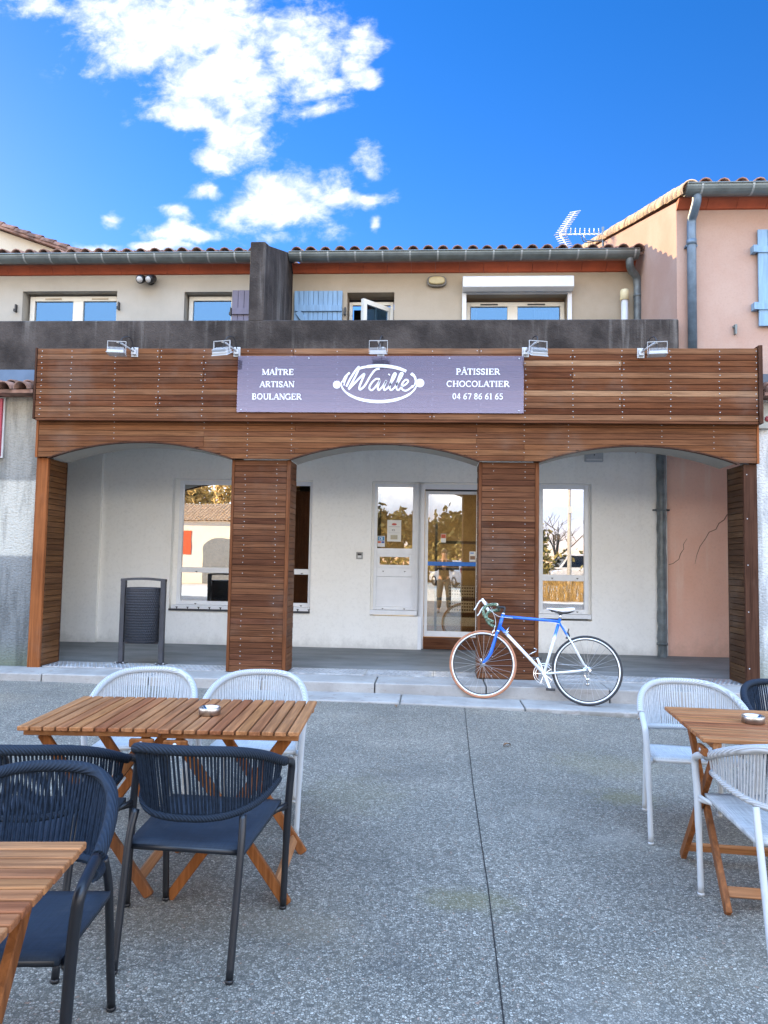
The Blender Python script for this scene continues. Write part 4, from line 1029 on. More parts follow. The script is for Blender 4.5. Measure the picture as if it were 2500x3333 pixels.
# ------------------------------------------------------------------ small things on the walls
r = empty('bulkhead_lamp', (.048, 10, 5.278), 0, 'oval bulkhead lamp with amber glass on the upper cream wall', 'wall lamp')
def oval(mb, a, b, y0, y1, n=28, p=2.8):
    pts = []
    for i in range(n):
        t = 2*PI*i/n; c, s_ = math.cos(t), math.sin(t)
        pts.append((a*abs(c)**(2/p)*(1 if c > 0 else -1), b*abs(s_)**(2/p)*(1 if s_ > 0 else -1)))
    return mb.prism(pts, y0, y1, 'y')
oval(MB(), .135, .080, -.055, -.001).build('base', plain('lamp_bronze', (.15, .14, .125), .5), r, bevel=.012, seg=2)
oval(MB(), .112, .056, -.085, -.052).build('amber_glass', plain('amber_glass', (.42, .34, .17), .25), r, bevel=.02, seg=3)
r = empty('security_light', (-4.0, 10, 5.31), 0, 'small black twin-head security light high on the left wall', 'security light')
MB().lathe([(0, -.05), (.04, -.05), (.05, -.03), (.05, -.001)], (0.02, 0, 0), 14, 'y').build('base', M['black'], r)
for sx, az in ((-.075, .5), (.075, -.25)):
    h = MB().lathe([(.0, -.11), (.045, -.11), (.062, -.085), (.055, .02), (.03, .05), (0, .055)], (0, 0, 0), 16, 'y')
    h.xf(Matrix.Translation((sx, -.10, .005)) @ Matrix.Rotation(az-.45 if sx < 0 else az, 4, 'Z') @ Matrix.Rotation(.45, 4, 'X')); hd = h.build('lamp_head', M['black'], r)
    l = MB().lathe([(0, -.114), (.042, -.113), (.043, -.109)], (0, 0, 0), 16, 'y').xf(Matrix.Translation((sx, -.10, .005)) @ Matrix.Rotation(az-.45 if sx < 0 else az, 4, 'Z') @ Matrix.Rotation(.45, 4, 'X')); l.build('lens', plain('lens_grey', (.5, .5, .5), .2), hd)
r = empty('vent_pipe', (2.557, 9.86, 3.3), 0, 'white plastic vent pipe with a cream cap beside the upper downpipe', 'pipe')
MB().tube([(0, 0, 0), (0, 0, 1.71)], .045, 16).build('pipe', M['pvc'], r)
MB().lathe([(.05, 1.66), (.058, 1.665), (.058, 1.78), (.05, 1.805), (.02, 1.815), (0, 1.816)], seg=18).build('cap', plain('yellowed_cap', (.70, .62, .38), .5), r)
r = empty('junction_box', (2.216, WY, 2.905), 0, 'grey electrical box high on the shop wall inside the right arch', 'electrical box')
MB().box(-.12, .12, -.07, -.001, -.08, .082).build('case', plain('grey_case', (.42, .44, .46), .5), r, bevel=.006)
MB().box(-.105, .105, -.0745, -.0705, -.066, -.045).build('label_strip', M['pvc'], r); MB().lathe([(0, -.075), (.009, -.074), (.009, -.07)], (0, 0, .01), 10, 'y').build('lock', M['black'], r)
r = empty('doorbell_switch', (-.965, WY, 1.495), 0, 'small grey switch plate on the white wall left of the entrance', 'switch')
frame_mb(MB(), -.045, .045, -.048, .048, -.018, -.001, .018).build('plate', plain('switch_grey', (.30, .30, .28), .4), r, bevel=.003)
MB().box(-.026, .026, -.012, -.002, -.029, .002).build('rocker', M['pvc'], r); MB().box(-.026, .026, -.012, -.002, .003, .029).build('dark_cover', M['black'], r)
r = empty('drainpipe', (3.10, 10.12, .2), 0, 'dented dark grey drainpipe inside the right arch between white and pink walls', 'drainpipe')
pts = [(0, 0, .0)] + [(.003*math.sin(i*1.7), .002*math.cos(i*2.1), .03+.08*i) for i in range(36)]
MB().tube(pts, [.062]*2 + [.062+(random.uniform(-.005, .003) if i < 20 else 0) for i in range(35)], 16).build('pipe', M['pipe_grey'], r)
for z in (.18, 1.96):
    MB().tube([(0, 0, z), (0, 0, z+.03)], .071, 16).build('collar', M['pipe_grey'], r)
MB().box(-.11, .11, .0, .03, 1.965, 1.985).build('bracket', M['anth'], r)
r = empty('call_box', (3.655, 8.30, 3.05), 0, 'small grey box with a round red button beside the right end of the fascia', 'call box')
MB().box(-.10, .05, -.06, -.001, -.105, .16).build('case', plain('box_grey', (.38, .38, .34), .6), r, bevel=.005)
MB().lathe([(0, -.075), (.028, -.073), (.032, -.06)], (.012, 0, .0), 16, 'y').build('button', plain('red_button', (.28, .04, .05), .5), r)
sc_ = MB()
for x in (-.02, .035): sc_.sphere((x, -.062, .12), .006, 8, 4)
sc_.build_split('screw', M['screw'], r)
# TV aerial
r = empty('tv_aerial', (2.05, 12.0, 6.74), 0, 'sunlit white TV aerial with a folded grid reflector on the roof', 'aerial')
M['aer'] = plain('aerial_aluminium', (.80, .80, .78), .35, .3)
bm_ = MB(); bm_.tube([(.05, 0, .10), (.72, .12, .16)], .012, 6); bm_.build('boom', M['aer'], r)
for sgn, nm in ((1, 0), (-1, 0)):
    g_ = MB(); d = Vector((.26 if sgn > 0 else .20, .05, .40*sgn if sgn > 0 else -.33)); o_ = Vector((.02, 0, .11)); wv = Vector((.75, .5, .36)).normalized()
    for k in range(11):
        c = o_ + d*(k/10.0); g_.tube([c-wv*.13, c+wv*.13], .008, 5)
    g_.tube([o_, o_+d], .011, 6); g_.build('reflector', M['aer'], r)
el = MB(); wv = Vector((-.15, .9, .1)).normalized()
for k in range(8):
    c = Vector((.12+.08*k, .01+.014*k, .108+.007*k)); L = .16-.008*k
    el.tube([c-wv*L+Vector((-.05, 0, .05)), c, c+wv*L+Vector((.04, 0, .06))], .008, 5); el.tube([c-wv*L*.8+Vector((.05, 0, -.05)), c], .007, 5)
el.build('dipole_elements', M['aer'], r)
MB().tube([(.42, .06, .13), (.45, .05, .02), (.72, 0, -.02)], .012, 6).build('bracket_arm', M['zincblue'], r)
MB().tube(spline([(.38, .06, .10), (.42, .04, -.01), (.55, .0, -.03), (.70, .02, .02)], 5), .007, 5).build('cable', M['black'], r)
MB().tube([(.72, .0, -.9), (.72, .0, .22)], .02, 8).build('mast', M['zinc'], r)

# ------------------------------------------------------------------ litter bin
r = empty('litter_bin', (-3.37, 8.60, .171), 0, 'dark grey litter bin with a dimpled barrel between two posts in the left arch', 'litter bin')
ps = MB(); ps.box(-.268, -.212, -.03, .03, .01, .995); ps.box(.212, .268, -.03, .03, .01, .995); ps.build_split('post', M['anth'], r, bevel=.004)
hp = MB(); n = 12; pts = [(-.268+.536*i/n, .995+.016*math.sin(PI*i/n)) for i in range(n+1)]
hp.prism(pts + [(x, z-.028) for x, z in pts[::-1]], -.032, .032, 'y'); hp.build('top_rail', M['anth'], r)
MB().box(-.212, .212, -.02, .02, .235, .252).build('bottom_rail', M['anth'], r)
br = MB(); n = 26; R1 = .202
outer = [(R1*1.0*math.cos(PI+PI*i/n), .15*math.sin(PI+PI*i/n)) for i in range(n+1)] + [(R1*math.cos(PI*i/n), .15*math.sin(PI*i/n)) for i in range(1, n)]
m_ = len(outer); vs = [(x, y, z) for z in (.256, .885) for x, y in outer]
br.add(vs, [(i, (i+1) % m_, m_+(i+1) % m_, m_+i) for i in range(m_)] + [tuple(range(m_-1, -1, -1))], True)
def dimple_mat():
    m, N, b = new_mat('dimpled_steel'); co = objc(N); sp = N.n('ShaderNodeSeparateXYZ'); N.put(sp.inputs[0], co)
    ang_ = N.m('ARCTAN2', sp.outputs[1], sp.outputs[0])
    row = N.m('MULTIPLY', sp.outputs[2], 32.0); colm = N.m('ADD', N.m('MULTIPLY', ang_, 8.2), N.m('MULTIPLY', N.m('MODULO', N.m('FLOOR', row), 2.0), .5))
    a = N.m('SUBTRACT', N.m('FRACT', row), .5); b2 = N.m('SUBTRACT', N.m('FRACT', N.m('ADD', colm, 40.0)), .5)
    d = N.m('SQRT', N.m('ADD', N.m('MULTIPLY', a, a), N.m('MULTIPLY', b2, b2)))
    h = N.ss(d, .45, .12); b.inputs['Base Color'].default_value = (.045, .047, .056, 1); b.inputs['Roughness'].default_value = .4; b.inputs['Metallic'].default_value = .3
    bump(N, b, h, .9, .012); return m
br.build('barrel', dimple_mat(), r)
MB().tube([(x, y, .885) for x, y in outer], .008, 6, closed=True).build('barrel_rim', M['anth'], r)
pv = MB(); pv.box(.200, .214, -.02, .02, .70, .80); pv.box(-.214, -.200, -.02, .02, .70, .80); pv.build_split('pivot', M['black'], r)
for sx in (-.24, .24):
    MB().box(sx-.06, sx+.06, -.06, .06, .0, .01).build('foot_plate', M['anth'], r)
bo = MB()
for sx in (-.24, .24):
    for dx_ in (-.045, .045): bo.sphere((sx+dx_, -.045, .014), .011, 8, 5)
bo.build_split('anchor_bolt', M['steel'], r)

# ------------------------------------------------------------------ chairs
def make_chair(rope, frame, seat, sunk=0):
    root = empty('rope_chair')
    def hoop(t): a = abs(t)*PI/2; return Vector((math.copysign(.278*math.sin(a)**.85, t), .205-.50*math.cos(a)**.72, .604+.154*(1-abs(t)**2.6)))
    def low(t): a = abs(t)*PI/2; return Vector((math.copysign(.262*math.sin(a)**.85, t), .195-.425*math.cos(a)**.75, .592-.084*(1-abs(t)**2.6)))
    ts = [-1+2*i/56 for i in range(57)]; ts = [t if abs(t) < .999 else math.copysign(.995, t) for t in ts]
    MB().tube([hoop(t) for t in ts if abs(t) <= .93], [.0185]*len([t for t in ts if abs(t) <= .93]), 10).build('top_rail', M[rope+'_wrap'], root)
    MB().tube([low(t) for t in ts if abs(t) <= .9], .015, 8).build('lower_rail', M[rope+'_wrap'], root)
    rp = MB(); n = 66; rr = random.Random(3)
    for i in range(n):
        t = -.9+1.8*i/(n-1); a = hoop(t); b = low(t*.99+rr.uniform(-.006, .006)); mid = (a+b)/2 + Vector((rr.uniform(-.002, .002), rr.uniform(-.002, .002), 0))
        for off in (-.0001,): rp.tube([a, mid, b], .0047, 5, caps=False)
    rp.build('rope_back', M[rope], root)
    for s_ in (-1, 1):
        lg = MB().tube(spline([(s_*.250, .245, .012), (s_*.256, .243, .22), (s_*.264, .240, .44), (s_*.271, .239, .54), (s_*.2755, .231, .588), (s_*.2768, .190, .611), (s_*.2745, .115, .632)], 6), [.0135]*8+[.0155]*29, 10).build('leg', M[frame], root)
        MB().lathe([(0, 0), (.013, 0), (.016, .008), (.012, .016), (0, .017)], (s_*.250, .245, 0), 10).build('foot_glide', M[frame], lg)
        lg = MB().tube(spline([(s_*.205, -.305, .012), (s_*.206, -.262, .22), (s_*.207, -.22, .42), (s_*.200, -.185, .515)], 6), .0135, 10).build('leg', M[frame], root)
        MB().lathe([(0, 0), (.013, 0), (.016, .008), (.012, .016), (0, .017)], (s_*.205, -.305, 0), 10).build('foot_glide', M[frame], lg)
    fr = MB()
    for s_ in (-1, 1):
        fr.tube([(s_*.222, .225, .425), (s_*.205, -.205, .392)], .0125, 8); fr.tube([(s_*.222, .19, .412), (s_*.262, .238, .412)], .0125, 8)
        fr.tube([(s_*.222, .16, .41), (s_*.264, .239, .43)], .009, 6)
    fr.tube([(-.222, .225, .425), (.222, .225, .425)], .0125, 8); fr.tube([(-.205, -.205, .392), (.205, -.205, .392)], .0125, 8)
    fr.build('seat_frame', M[frame], root)
    st = MB(); nx, ny = 10, 10; vs = []
    for lay in (0, 1):
        for j in range(ny+1):
            for i in range(nx+1):
                fx, fy = -1+2*i/nx, j/ny; x = fx*(.205+.017*fy+.012); y = -.212+.447*fy
                sag = .012*(1-fx*fx)*math.sin(PI*fy); edge = .006*max(abs(fx)**6, abs(2*fy-1)**6)
                vs.append((x, y, (.412 if lay else .392)-sag-edge + .033*fy))
    k = (nx+1)*(ny+1); fs = []
    for j in range(ny):
        for i in range(nx):
            a = j*(nx+1)+i; fs += [(a, a+nx+1, a+nx+2, a+1), (k+a, k+a+1, k+a+nx+2, k+a+nx+1)]
    for i in range(nx): fs += [(i, i+1, k+i+1, k+i), (ny*(nx+1)+i+1, ny*(nx+1)+i, k+ny*(nx+1)+i, k+ny*(nx+1)+i+1)]
    for j in range(ny): a, b = j*(nx+1), (j+1)*(nx+1); fs += [(b, a, k+a, k+b), (a+nx, b+nx, k+b+nx, k+a+nx)]
    st.add(vs, fs, True).build('seat', M[seat], root)
    return root
def wrapped(name, c):
    m, N, b = new_mat(name); co = objc(N)
    w = N.n('ShaderNodeTexWave', wave_type='BANDS', bands_direction='DIAGONAL'); N.put(w.inputs[0], co); w.inputs['Scale'].default_value = 45; w.inputs['Distortion'].default_value = .5
    N.put(b.inputs['Base Color'], N.mix(w.outputs['Fac'], tuple(x*.72 for x in c), c)); b.inputs['Roughness'].default_value = .8
    b.inputs['Specular IOR Level'].default_value = .25; bump(N, b, w.outputs['Fac'], .6, .004); return m
M['rope_b_wrap'] = wrapped('charcoal_rope_wrap', (.017, .026, .041)); M['rope_w_wrap'] = wrapped('pale_rope_wrap', (.48, .48, .475))
GB, GW = 'charcoal rope chairs at the terrace tables', 'white rope chairs at the terrace tables'
CH = [('b', -.843, 2.87, -3, 'charcoal rope chair with its back to us, pushed under the front of the long table'),
      ('b', -1.455, 2.80, 3, 'charcoal rope chair half hidden at the left edge behind the nearest chair'),
      ('b', -1.155, 2.05, 186, 'charcoal rope chair nearest the camera, behind the bottom left table'),
      ('b', 2.03, 4.26, 180, 'charcoal rope chair cut by the right edge, beyond the right table'),
      ('w', -1.575, 4.10, 194, 'white rope chair behind the long table, left of the ashtray'),
      ('w', -.945, 4.10, 187, 'white rope chair behind the long table, near the ashtray'),
      ('w', 1.437, 4.19, 172, 'white rope chair on the far side of the right table'),
      ('w', 1.455, 3.165, 1, 'white rope chair on the near side of the right table, its back to us')]
proto = {'b': make_chair('rope_b', 'frame_b', 'seat_b'), 'w': make_chair('rope_w', 'frame_w', 'seat_w')}; used = set()
for k, x, y, rz, lab in CH:
    o = proto[k] if k not in used else copy_tree(proto[k]); used.add(k)
    o.location = (x, y, gz(x, y)); o.rotation_euler = (0, 0, math.radians(rz)); tag(o, lab, 'chair', GB if k == 'b' else GW)

# ------------------------------------------------------------------ folding wooden tables
def make_table(across, length, ns):
    root = empty('folding_table'); H = .72; w = across/ns; rr = random.Random(int(across*100))
    sl_ = MB()
    for i in range(ns): sl_.box(-across/2+w*i+.0042, -across/2+w*(i+1)-.0042, -length/2+rr.uniform(0, .002), length/2-rr.uniform(0, .002), H-.018, H)
    sl_.build('tabletop', M['slaty'], root, bevel=.0025)
    bt = MB()
    for y in (-length/2+.06, length/2-.06): bt.box(-across/2+.012, across/2-.012, y-.017, y+.017, H-.045, H-.0185)
    bt.build_split('batten', M['slaty_x'], root, bevel=.002)
    hb = MB()
    for s_ in (-1, 1):
        x = across/2-.075; hb.box(x-.05, x+.05, s_*(length/2-.018)-.011, s_*(length/2-.018)+.011, H-.080, H-.0455)
    hb.build_split('hinge_block', M['legw'], root, bevel=.004)
    sc2 = MB()
    for x in (across/2-.075,): sc2.lathe([(0, -.004), (.008, -.003), (.009, 0)], (x, -(length/2-.018)-.0111, H-.063), 10, 'y')
    sc2.lathe([(0, .004), (.008, .003), (.009, 0)], (across/2-.075, (length/2-.018)+.0111, H-.063), 10, 'y')
    sc2.build_split('screw', M['screw'], root)
    hw = across/2-.045; 
    for s_, y in ((1, -length/2+.075), (1, length/2-.075), (-1, -length/2+.105), (-1, length/2-.105)):
        MB().bar((-s_*hw, y, .005), (s_*(hw-.02), y, H-.05), .024, .042, (0, 0, 1)).build('leg', M['legw'], root, bevel=.003)
    for s_, yi in ((1, .075), (-1, .105)):
        cb = MB(); f_ = .10; x = -s_*hw + s_*(2*hw-.02)*f_; z = .005+(H-.055)*f_
        cb.bar((x, -length/2+yi+.012, z), (x, length/2-yi-.012, z), .022, .042, (s_*.6, 0, 1)); cb.build('cross_bar', M['slaty'], root, bevel=.003)
    pv_ = MB()
    for y in (-length/2+.060, length/2-.060): pv_.lathe([(0, -.003), (.009, -.002), (.009, .002), (0, .003)], (0, y, .37), 10, 'y')
    pv_.build_split('pivot_bolt', M['steel'], root)
    return root
M['slaty_x'] = wood('table_batten_wood', ACA, 'x', .45, 30)
GT = 'folding wooden tables on the pavement'
t1 = make_table(.592, .69, 11); t2 = copy_tree(t1); t3 = copy_tree(t1)
for o, x, y, rz, lab in ((t1, -1.425, 3.375, 3.6, 'wooden folding table forming the left half of the long table'), (t2, -.832, 3.392, 182.6, 'wooden folding table with an ashtray forming the right half of the long table'),
                         (t3, -1.150, 1.515, -83.5, 'wooden folding table cut off at the bottom left corner')):
    o.location = (x, y, 0); o.rotation_euler = (0, 0, math.radians(rz)); tag(o, lab, 'table', GT)
t4 = make_table(.70, .90, 12); t4.location = (1.615, 3.50, 0); t4.rotation_euler = (0, 0, math.radians(-94.6)); tag(t4, 'wooden folding table with an ashtray at the right edge', 'table', GT)
def ashtray(x, y, lab):
    r = empty('ashtray', (x, y, .7205), 0, lab, 'ashtray', 'steel ashtrays on the tables')
    MB().lathe([(0, 0), (.043, 0), (.049, .004), (.049, .033), (.0475, .035), (.046, .033), (.046, .008), (.04, .006), (0, .006)], seg=32).build('bowl', M['steel'], r)
    c = MB()
    for a in (.4, 2.5, 4.6): c.box(-.006, .006, -.004, .004, .0, .012).xf(Matrix.Identity(4)) if False else c.bar((.030*math.cos(a), .030*math.sin(a), .022), (.047*math.cos(a), .047*math.sin(a), .034), .012, .003)
    c.build_split('cigarette_rest', M['steel'], r)
ashtray(-.985, 3.35, 'round steel ashtray on the long table'); ashtray(1.485, 3.53, 'round steel ashtray on the right table')

# ------------------------------------------------------------------ bicycle
Apt, Bpt = Vector((1.626, 7.521, .032)), Vector((.577, 7.684, .048))
e_ = (Bpt-Apt).normalized(); nrm = Vector((-e_.y, e_.x, 0)); nrm = nrm if nrm.y > 0 else -nrm; nrm.normalize()
la = math.radians(12); u_ = (math.cos(la)*Vector((0, 0, 1)) + math.sin(la)*nrm); u_ = (u_ - e_*u_.dot(e_)).normalized(); y_ = u_.cross(e_)
BI = empty('racing_bicycle'); tag(BI, 'blue and white racing bicycle with one tan tyre leaning on the brown pillar', 'bicycle')
BI.matrix_world = Matrix(((e_.x, y_.x, u_.x, Apt.x), (e_.y, y_.y, u_.y, Apt.y), (e_.z, y_.z, u_.z, Apt.z), (0, 0, 0, 1)))
def fade():
    m, N, b = new_mat('bike_fade_paint'); co = objc(N); sp = N.n('ShaderNodeSeparateXYZ'); N.put(sp.inputs[0], co)
    N.put(b.inputs['Base Color'], N.mix(N.ss(sp.outputs[2], .640, .705), (.74, .77, .80), (.012, .13, .62))); b.inputs['Roughness'].default_value = .3
    b.inputs['Coat Weight'].default_value = .4; return m
M['fade'] = fade()
ax_r, ax_f = (.055, .346), (1.093, .346); BB, SC, HT, HB_ = (.475, .288), (.332, .822), (.903, .865), (.944, .700)
P3 = lambda p, y=0.: (p[0], y, p[1])
frm = MB(); frm.tube([P3(SC), P3((.905, .845))], .0145, 12); frm.tube([P3((.930, .735)), P3(BB)], .0165, 12)
frm.tube([P3(BB), P3((.326, .845))], .0155, 12); frm.tube([P3(HT), P3(HB_)], .0185, 12)
frm.tube([(BB[0], -.036, BB[1]), (BB[0], .036, BB[1])], .022, 12)
for s_ in (-1, 1):
    frm.tube([(.334, s_*.014, .815), (.20, s_*.040, .60), (ax_r[0]+.005, s_*.062, ax_r[1]+.01)], [.009, .008, .0065], 8)
    frm.tube([(.455, s_*.028, .288), (.25, s_*.050, .315), (ax_r[0]+.01, s_*.062, ax_r[1])], [.011, .010, .008], 8)
frm.tube([(.22, -.034, .635), (.22, .034, .635)], .006, 6)
frm.build('frame', M['fade'], BI)
fk = MB(); fk.tube([P3((.938, .715)), P3((.957, .672))], .018, 10); fk.tube([(.957, -.05, .672), (.957, .05, .672)], .013, 8)
for s_ in (-1, 1): fk.tube(spline([(.957, s_*.045, .672), (.993, s_*.050, .54), (1.025, s_*.052, .44), (ax_f[0]-.004, s_*.052, ax_f[1]+.004)], 5), [.0135]*6+[.012]*5+[.010]*5, 8, squash=.75)
fk.build('fork', M['bblue'], BI)
hs_ = MB(); hs_.tube([P3(HT), P3((.899, .880))], .020, 12); hs_.tube([P3((.947, .695)), P3((.950, .684))], .020, 12); hs_.build('headset', M['chrome'], BI)
st_ = MB(); st_.tube(spline([P3((.897, .880)), P3((.888, .925)), P3((.893, .938)), P3((.915, .940)), P3((.957, .937))], 4), .0125, 10); st_.build('stem', M['black'], BI)
hb_ = MB(); hb_.tube([(.957, -.205, .937), (.957, .205, .937)], .0125, 8); bar = hb_.build('handlebar', M['chrome'], BI)
def camo():
    m, N, b = new_mat('camo_tape'); co = objc(N); a = N.noise(co, 55, 3, .5); c = N.noise(N.map(co, (1, 1, 1), (5, 5, 5)), 70, 2, .5)
    col = N.mix(N.ss(a, .48, .52), (.035, .055, .035), (.12, .20, .13)); col = N.mix(N.ss(c, .58, .62), col, (.30, .33, .22))
    N.put(b.inputs['Base Color'], col); b.inputs['Roughness'].default_value = .75; return m
M['camo'] = camo()
for s_ in (-1, 1):
    pt = [(.957, s_*.06, .937), (.957, s_*.15, .937), (.965, s_*.195, .937), (1.01, s_*.205, .932), (1.065, s_*.208, .915), (1.092, s_*.21, .868), (1.078, s_*.212, .815), (1.04, s_*.213, .778), (.985, s_*.214, .755)]
    MB().tube(spline(pt, 5), .0165, 10).build('bar_tape', M['camo'], bar)
    lv = MB(); lv.tube(spline([(1.062, s_*.208, .915), (1.082, s_*.208, .945), (1.100, s_*.208, .972), (1.106, s_*.208, .99)], 4), [.013]*4+[.016]*5+[.010]*4, 8)
    lv.tube(spline([(1.098, s_*.208, .972), (1.125, s_*.208, .968), (1.150, s_*.208, .935), (1.168, s_*.208, .895), (1.188, s_*.208, .868)], 4), .0065, 7, squash=1.3)
    lv.build('brake_lever', M['bwhite'], bar)
sdl = MB(); pr = [(.178, .052, .966, .030), (.20, .068, .968, .038), (.24, .072, .965, .045), (.30, .050, .955, .040), (.36, .028, .953, .026), (.42, .021, .957, .020), (.455, .014, .952, .014), (.462, .004, .945, .008)]
vs = []; n = 12
for (x, w, z, h) in pr:
    for k in range(n+1):
        t = PI*k/n; vs.append((x, w*math.cos(t), z-h*(1-math.sin(t)**.6)))
fs = [(i*(n+1)+k, i*(n+1)+k+1, (i+1)*(n+1)+k+1, (i+1)*(n+1)+k) for i in range(len(pr)-1) for k in range(n)]
fs += [tuple(range(n+1)), tuple(range((len(pr)-1)*(n+1), len(pr)*(n+1)))] + [(i*(n+1), (i+1)*(n+1), (i+1)*(n+1)+n, i*(n+1)+n) for i in range(len(pr)-1)]
sad = sdl.add(vs, fs, True).build('saddle', M['saddle'], BI)
rl = MB()
for s_ in (-1, 1): rl.tube(spline([(.19, s_*.030, .935), (.25, s_*.022, .912), (.34, s_*.020, .910), (.44, s_*.010, .940)], 4), .0045, 6)
rl.box(.295, .345, -.026, .026, .898, .925); rl.build('saddle_rail', M['black'], sad)
MB().tube([P3((.326, .84)), P3((.318, .905))], .0130, 12).build('seat_post', M['chrome'], BI)
def wheel(c, tyre, rim_w, cog):
    w = empty('wheel'); w.parent = BI; w.location = (c[0], 0, c[1])
    n = 56; ring = lambda r: [(r*math.cos(2*PI*i/n), 0, r*math.sin(2*PI*i/n)) for i in range(n)]
    MB().tube(ring(.3335), .0125, 8, closed=True).build('tyre', tyre, w)
    rm_ = MB(); rm_.tube(ring(.3155), .0095, 6, closed=True, squash=.85); rm_.build('rim', M['rimw'], w)
    r2 = MB(); r2.tube(ring(.3045), .0055, 6, closed=True, squash=1.2); r2.build('inner_rim', M['black'], w)
    sp_ = MB(); ns = 28; rr = random.Random(2)
    for i in range(ns):
        a = 2*PI*i/ns; s_ = 1 if i % 2 else -1; b = a + (.55 if (i//2) % 2 else -.55)
        sp_.tube([(.302*math.cos(a), 0, .302*math.sin(a)), (.020*math.cos(b), s_*.028, .020*math.sin(b))], .0013, 4, caps=False)
    sp_.build('spokes', M['steel'], w)
    h = MB().lathe([(0, -.05), (.006, -.05), (.006, -.032), (.022, -.031), (.022, -.026), (.011, -.024), (.011, .024), (.022, .026), (.022, .031), (.006, .032), (.006, .05), (0, .05)], seg=16, axis='y')
    h.tube([(0, .052, 0), (0, .060, 0), (.012, .064, .035), (.016, .062, .052)], .0055, 6); h.build('hub', M['chrome'], w)
    if cog:
        for k in range(6): MB().lathe([(.012, -.033-.003*k), (.046-.0045*k, -.033-.003*k), (.046-.0045*k, -.0315-.003*k), (.012, -.0315-.003*k)], seg=24, axis='y').build('sprocket', M['chrome'], w)
    return w
M['rimw'] = plain('pale_rim', (.70, .71, .70), .3, .3)
wheel(ax_r, M['btyre_b'], .02, True); wf = wheel(ax_f, M['btyre_t'], .02, False)
cr = MB()
for R_, y in ((.103, -.046), (.083, -.053)):
    cr.tube([(BB[0]+R_*math.cos(2*PI*i/40), y, BB[1]+R_*math.sin(2*PI*i/40)) for i in range(40)], .0055, 6, closed=True)
for k in range(5):
    a = 2*PI*k/5; cr.bar((BB[0], -.048, BB[1]), (BB[0]+.10*math.cos(a), -.048, BB[1]+.10*math.sin(a)), .006, .013, (0, 1, 0))
cr.build('chainring', M['chrome'], BI)
c1_, c2_ = MB(), MB(); pn, pf = (.408, .130), (.545, .445)
c1_.bar((BB[0], .052, BB[1]), (pn[0], .066, pn[1]), .012, .024, (1, 0, 0)); c1_.tube([(BB[0], .04, BB[1]), (BB[0], .062, BB[1])], .016, 10); c1_.build('crank', M['bwhite'], BI)
c2_.bar((BB[0], -.06, BB[1]), (pf[0], -.074, pf[1]), .012, .024, (1, 0, 0)); c2_.build('crank', M['bwhite'], BI)
p_ = MB(); p_.box(pn[0]-.045, pn[0]+.045, .075, .085, pn[1]-.012, pn[1]+.012); p_.box(pn[0]-.045, pn[0]+.045, .135, .143, pn[1]-.012, pn[1]+.012); p_.tube([(pn[0], .06, pn[1]), (pn[0], .142, pn[1])], .010, 8); p_.box(pn[0]-.045, pn[0]-.038, .08, .14, pn[1]-.010, pn[1]+.010); p_.box(pn[0]+.038, pn[0]+.045, .08, .14, pn[1]-.010, pn[1]+.010); p_.build('pedal', M['black'], BI)
p_ = MB(); p_.box(pf[0]-.045, pf[0]+.045, -.090, -.082, pf[1]-.012, pf[1]+.012); p_.box(pf[0]-.045, pf[0]+.045, -.150, -.142, pf[1]-.012, pf[1]+.012); p_.tube([(pf[0], -.07, pf[1]), (pf[0], -.148, pf[1])], .010, 8); p_.build('pedal', M['black'], BI)
MB().tube([(.515, -.11, .445), (.57, -.11, .430), (.635, -.11, .468), (.625, -.11, .482), (.56, -.11, .515), (.552, -.11, .535), (.585, -.11, .548)], .006, 6).build('toe_clip', M['chrome'], BI)
chn = MB(); dz = lambda a, b: None
chn.tube([(BB[0], -.046, BB[1]+.106), (ax_r[0]+.02, -.046, ax_r[1]+.048)], .0042, 5); chn.tube([(BB[0], -.046, BB[1]-.106), (ax_r[0]+.045, -.046, .215), (ax_r[0]+.03, -.046, .215)], .0042, 5)
chn.build('chain', M['steel'], BI)
de = MB(); de.tube([(.062, -.055, .335), (.075, -.062, .295), (.050, -.06, .262), (.046, -.05, .215)], .010, 8)
de.lathe([(0, -.058), (.020, -.057), (.020, -.047), (0, -.046)], (.048, 0, .262), 14, 'y'); de.lathe([(0, -.058), (.019, -.057), (.019, -.047), (0, -.046)], (.046, 0, .215), 14, 'y'); de.build('derailleur', M['chrome'], BI)
for (x, z, nm) in ((.990, .692, 0), (.245, .704, 1)):
    b_ = MB(); sx = 1 if nm == 0 else -1
    b_.bar((x, 0, z+.012), (x, .0, z-.012), .055, .016, (1, 0, 0))
    for s_ in (-1, 1): b_.tube([(x, s_*.026, z+.010), (x+sx*.012, s_*.034, z-.022), (x+sx*.012, s_*.026, z-.045)], .0075, 6); b_.box(x+sx*.002-.018, x+sx*.002+.022, s_*.018-.006, s_*.018+.006, z-.052, z-.040)
    b_.tube([(x, .0, z+.012), (x-.01, .02, z+.045)], .005, 6); b_.build('brake', M['black'] if nm else M['chrome'], BI)
cb = MB(); cb.tube(spline([(1.10, .208, .985), (1.03, .15, .92), (.985, .06, .83), (.975, .02, .76), (.990, .01, .705)], 6), .0026, 5)
cb.tube(spline([(1.10, -.208, .985), (1.02, -.10, .90), (.95, .0, .845), (.90, .025, .835), (.80, .022, .83)], 6), .0026, 5)
cb.tube(spline([(.44, .0, .812), (.36, .02, .800), (.29, .02, .775), (.25, .012, .72)], 6), .0026, 5); cb.build_split('brake_cable', M['bwhite'], BI)
sh2 = MB()
for s_ in (-1, 1): sh2.tube([(.885, s_*.022, .668), (.862, s_*.030, .675 if s_ > 0 else .70), (.838, s_*.034, .690 if s_ > 0 else .745)], [.008, .005, .005], 6)
sh2.build_split('shift_lever', M['chrome'], BI)

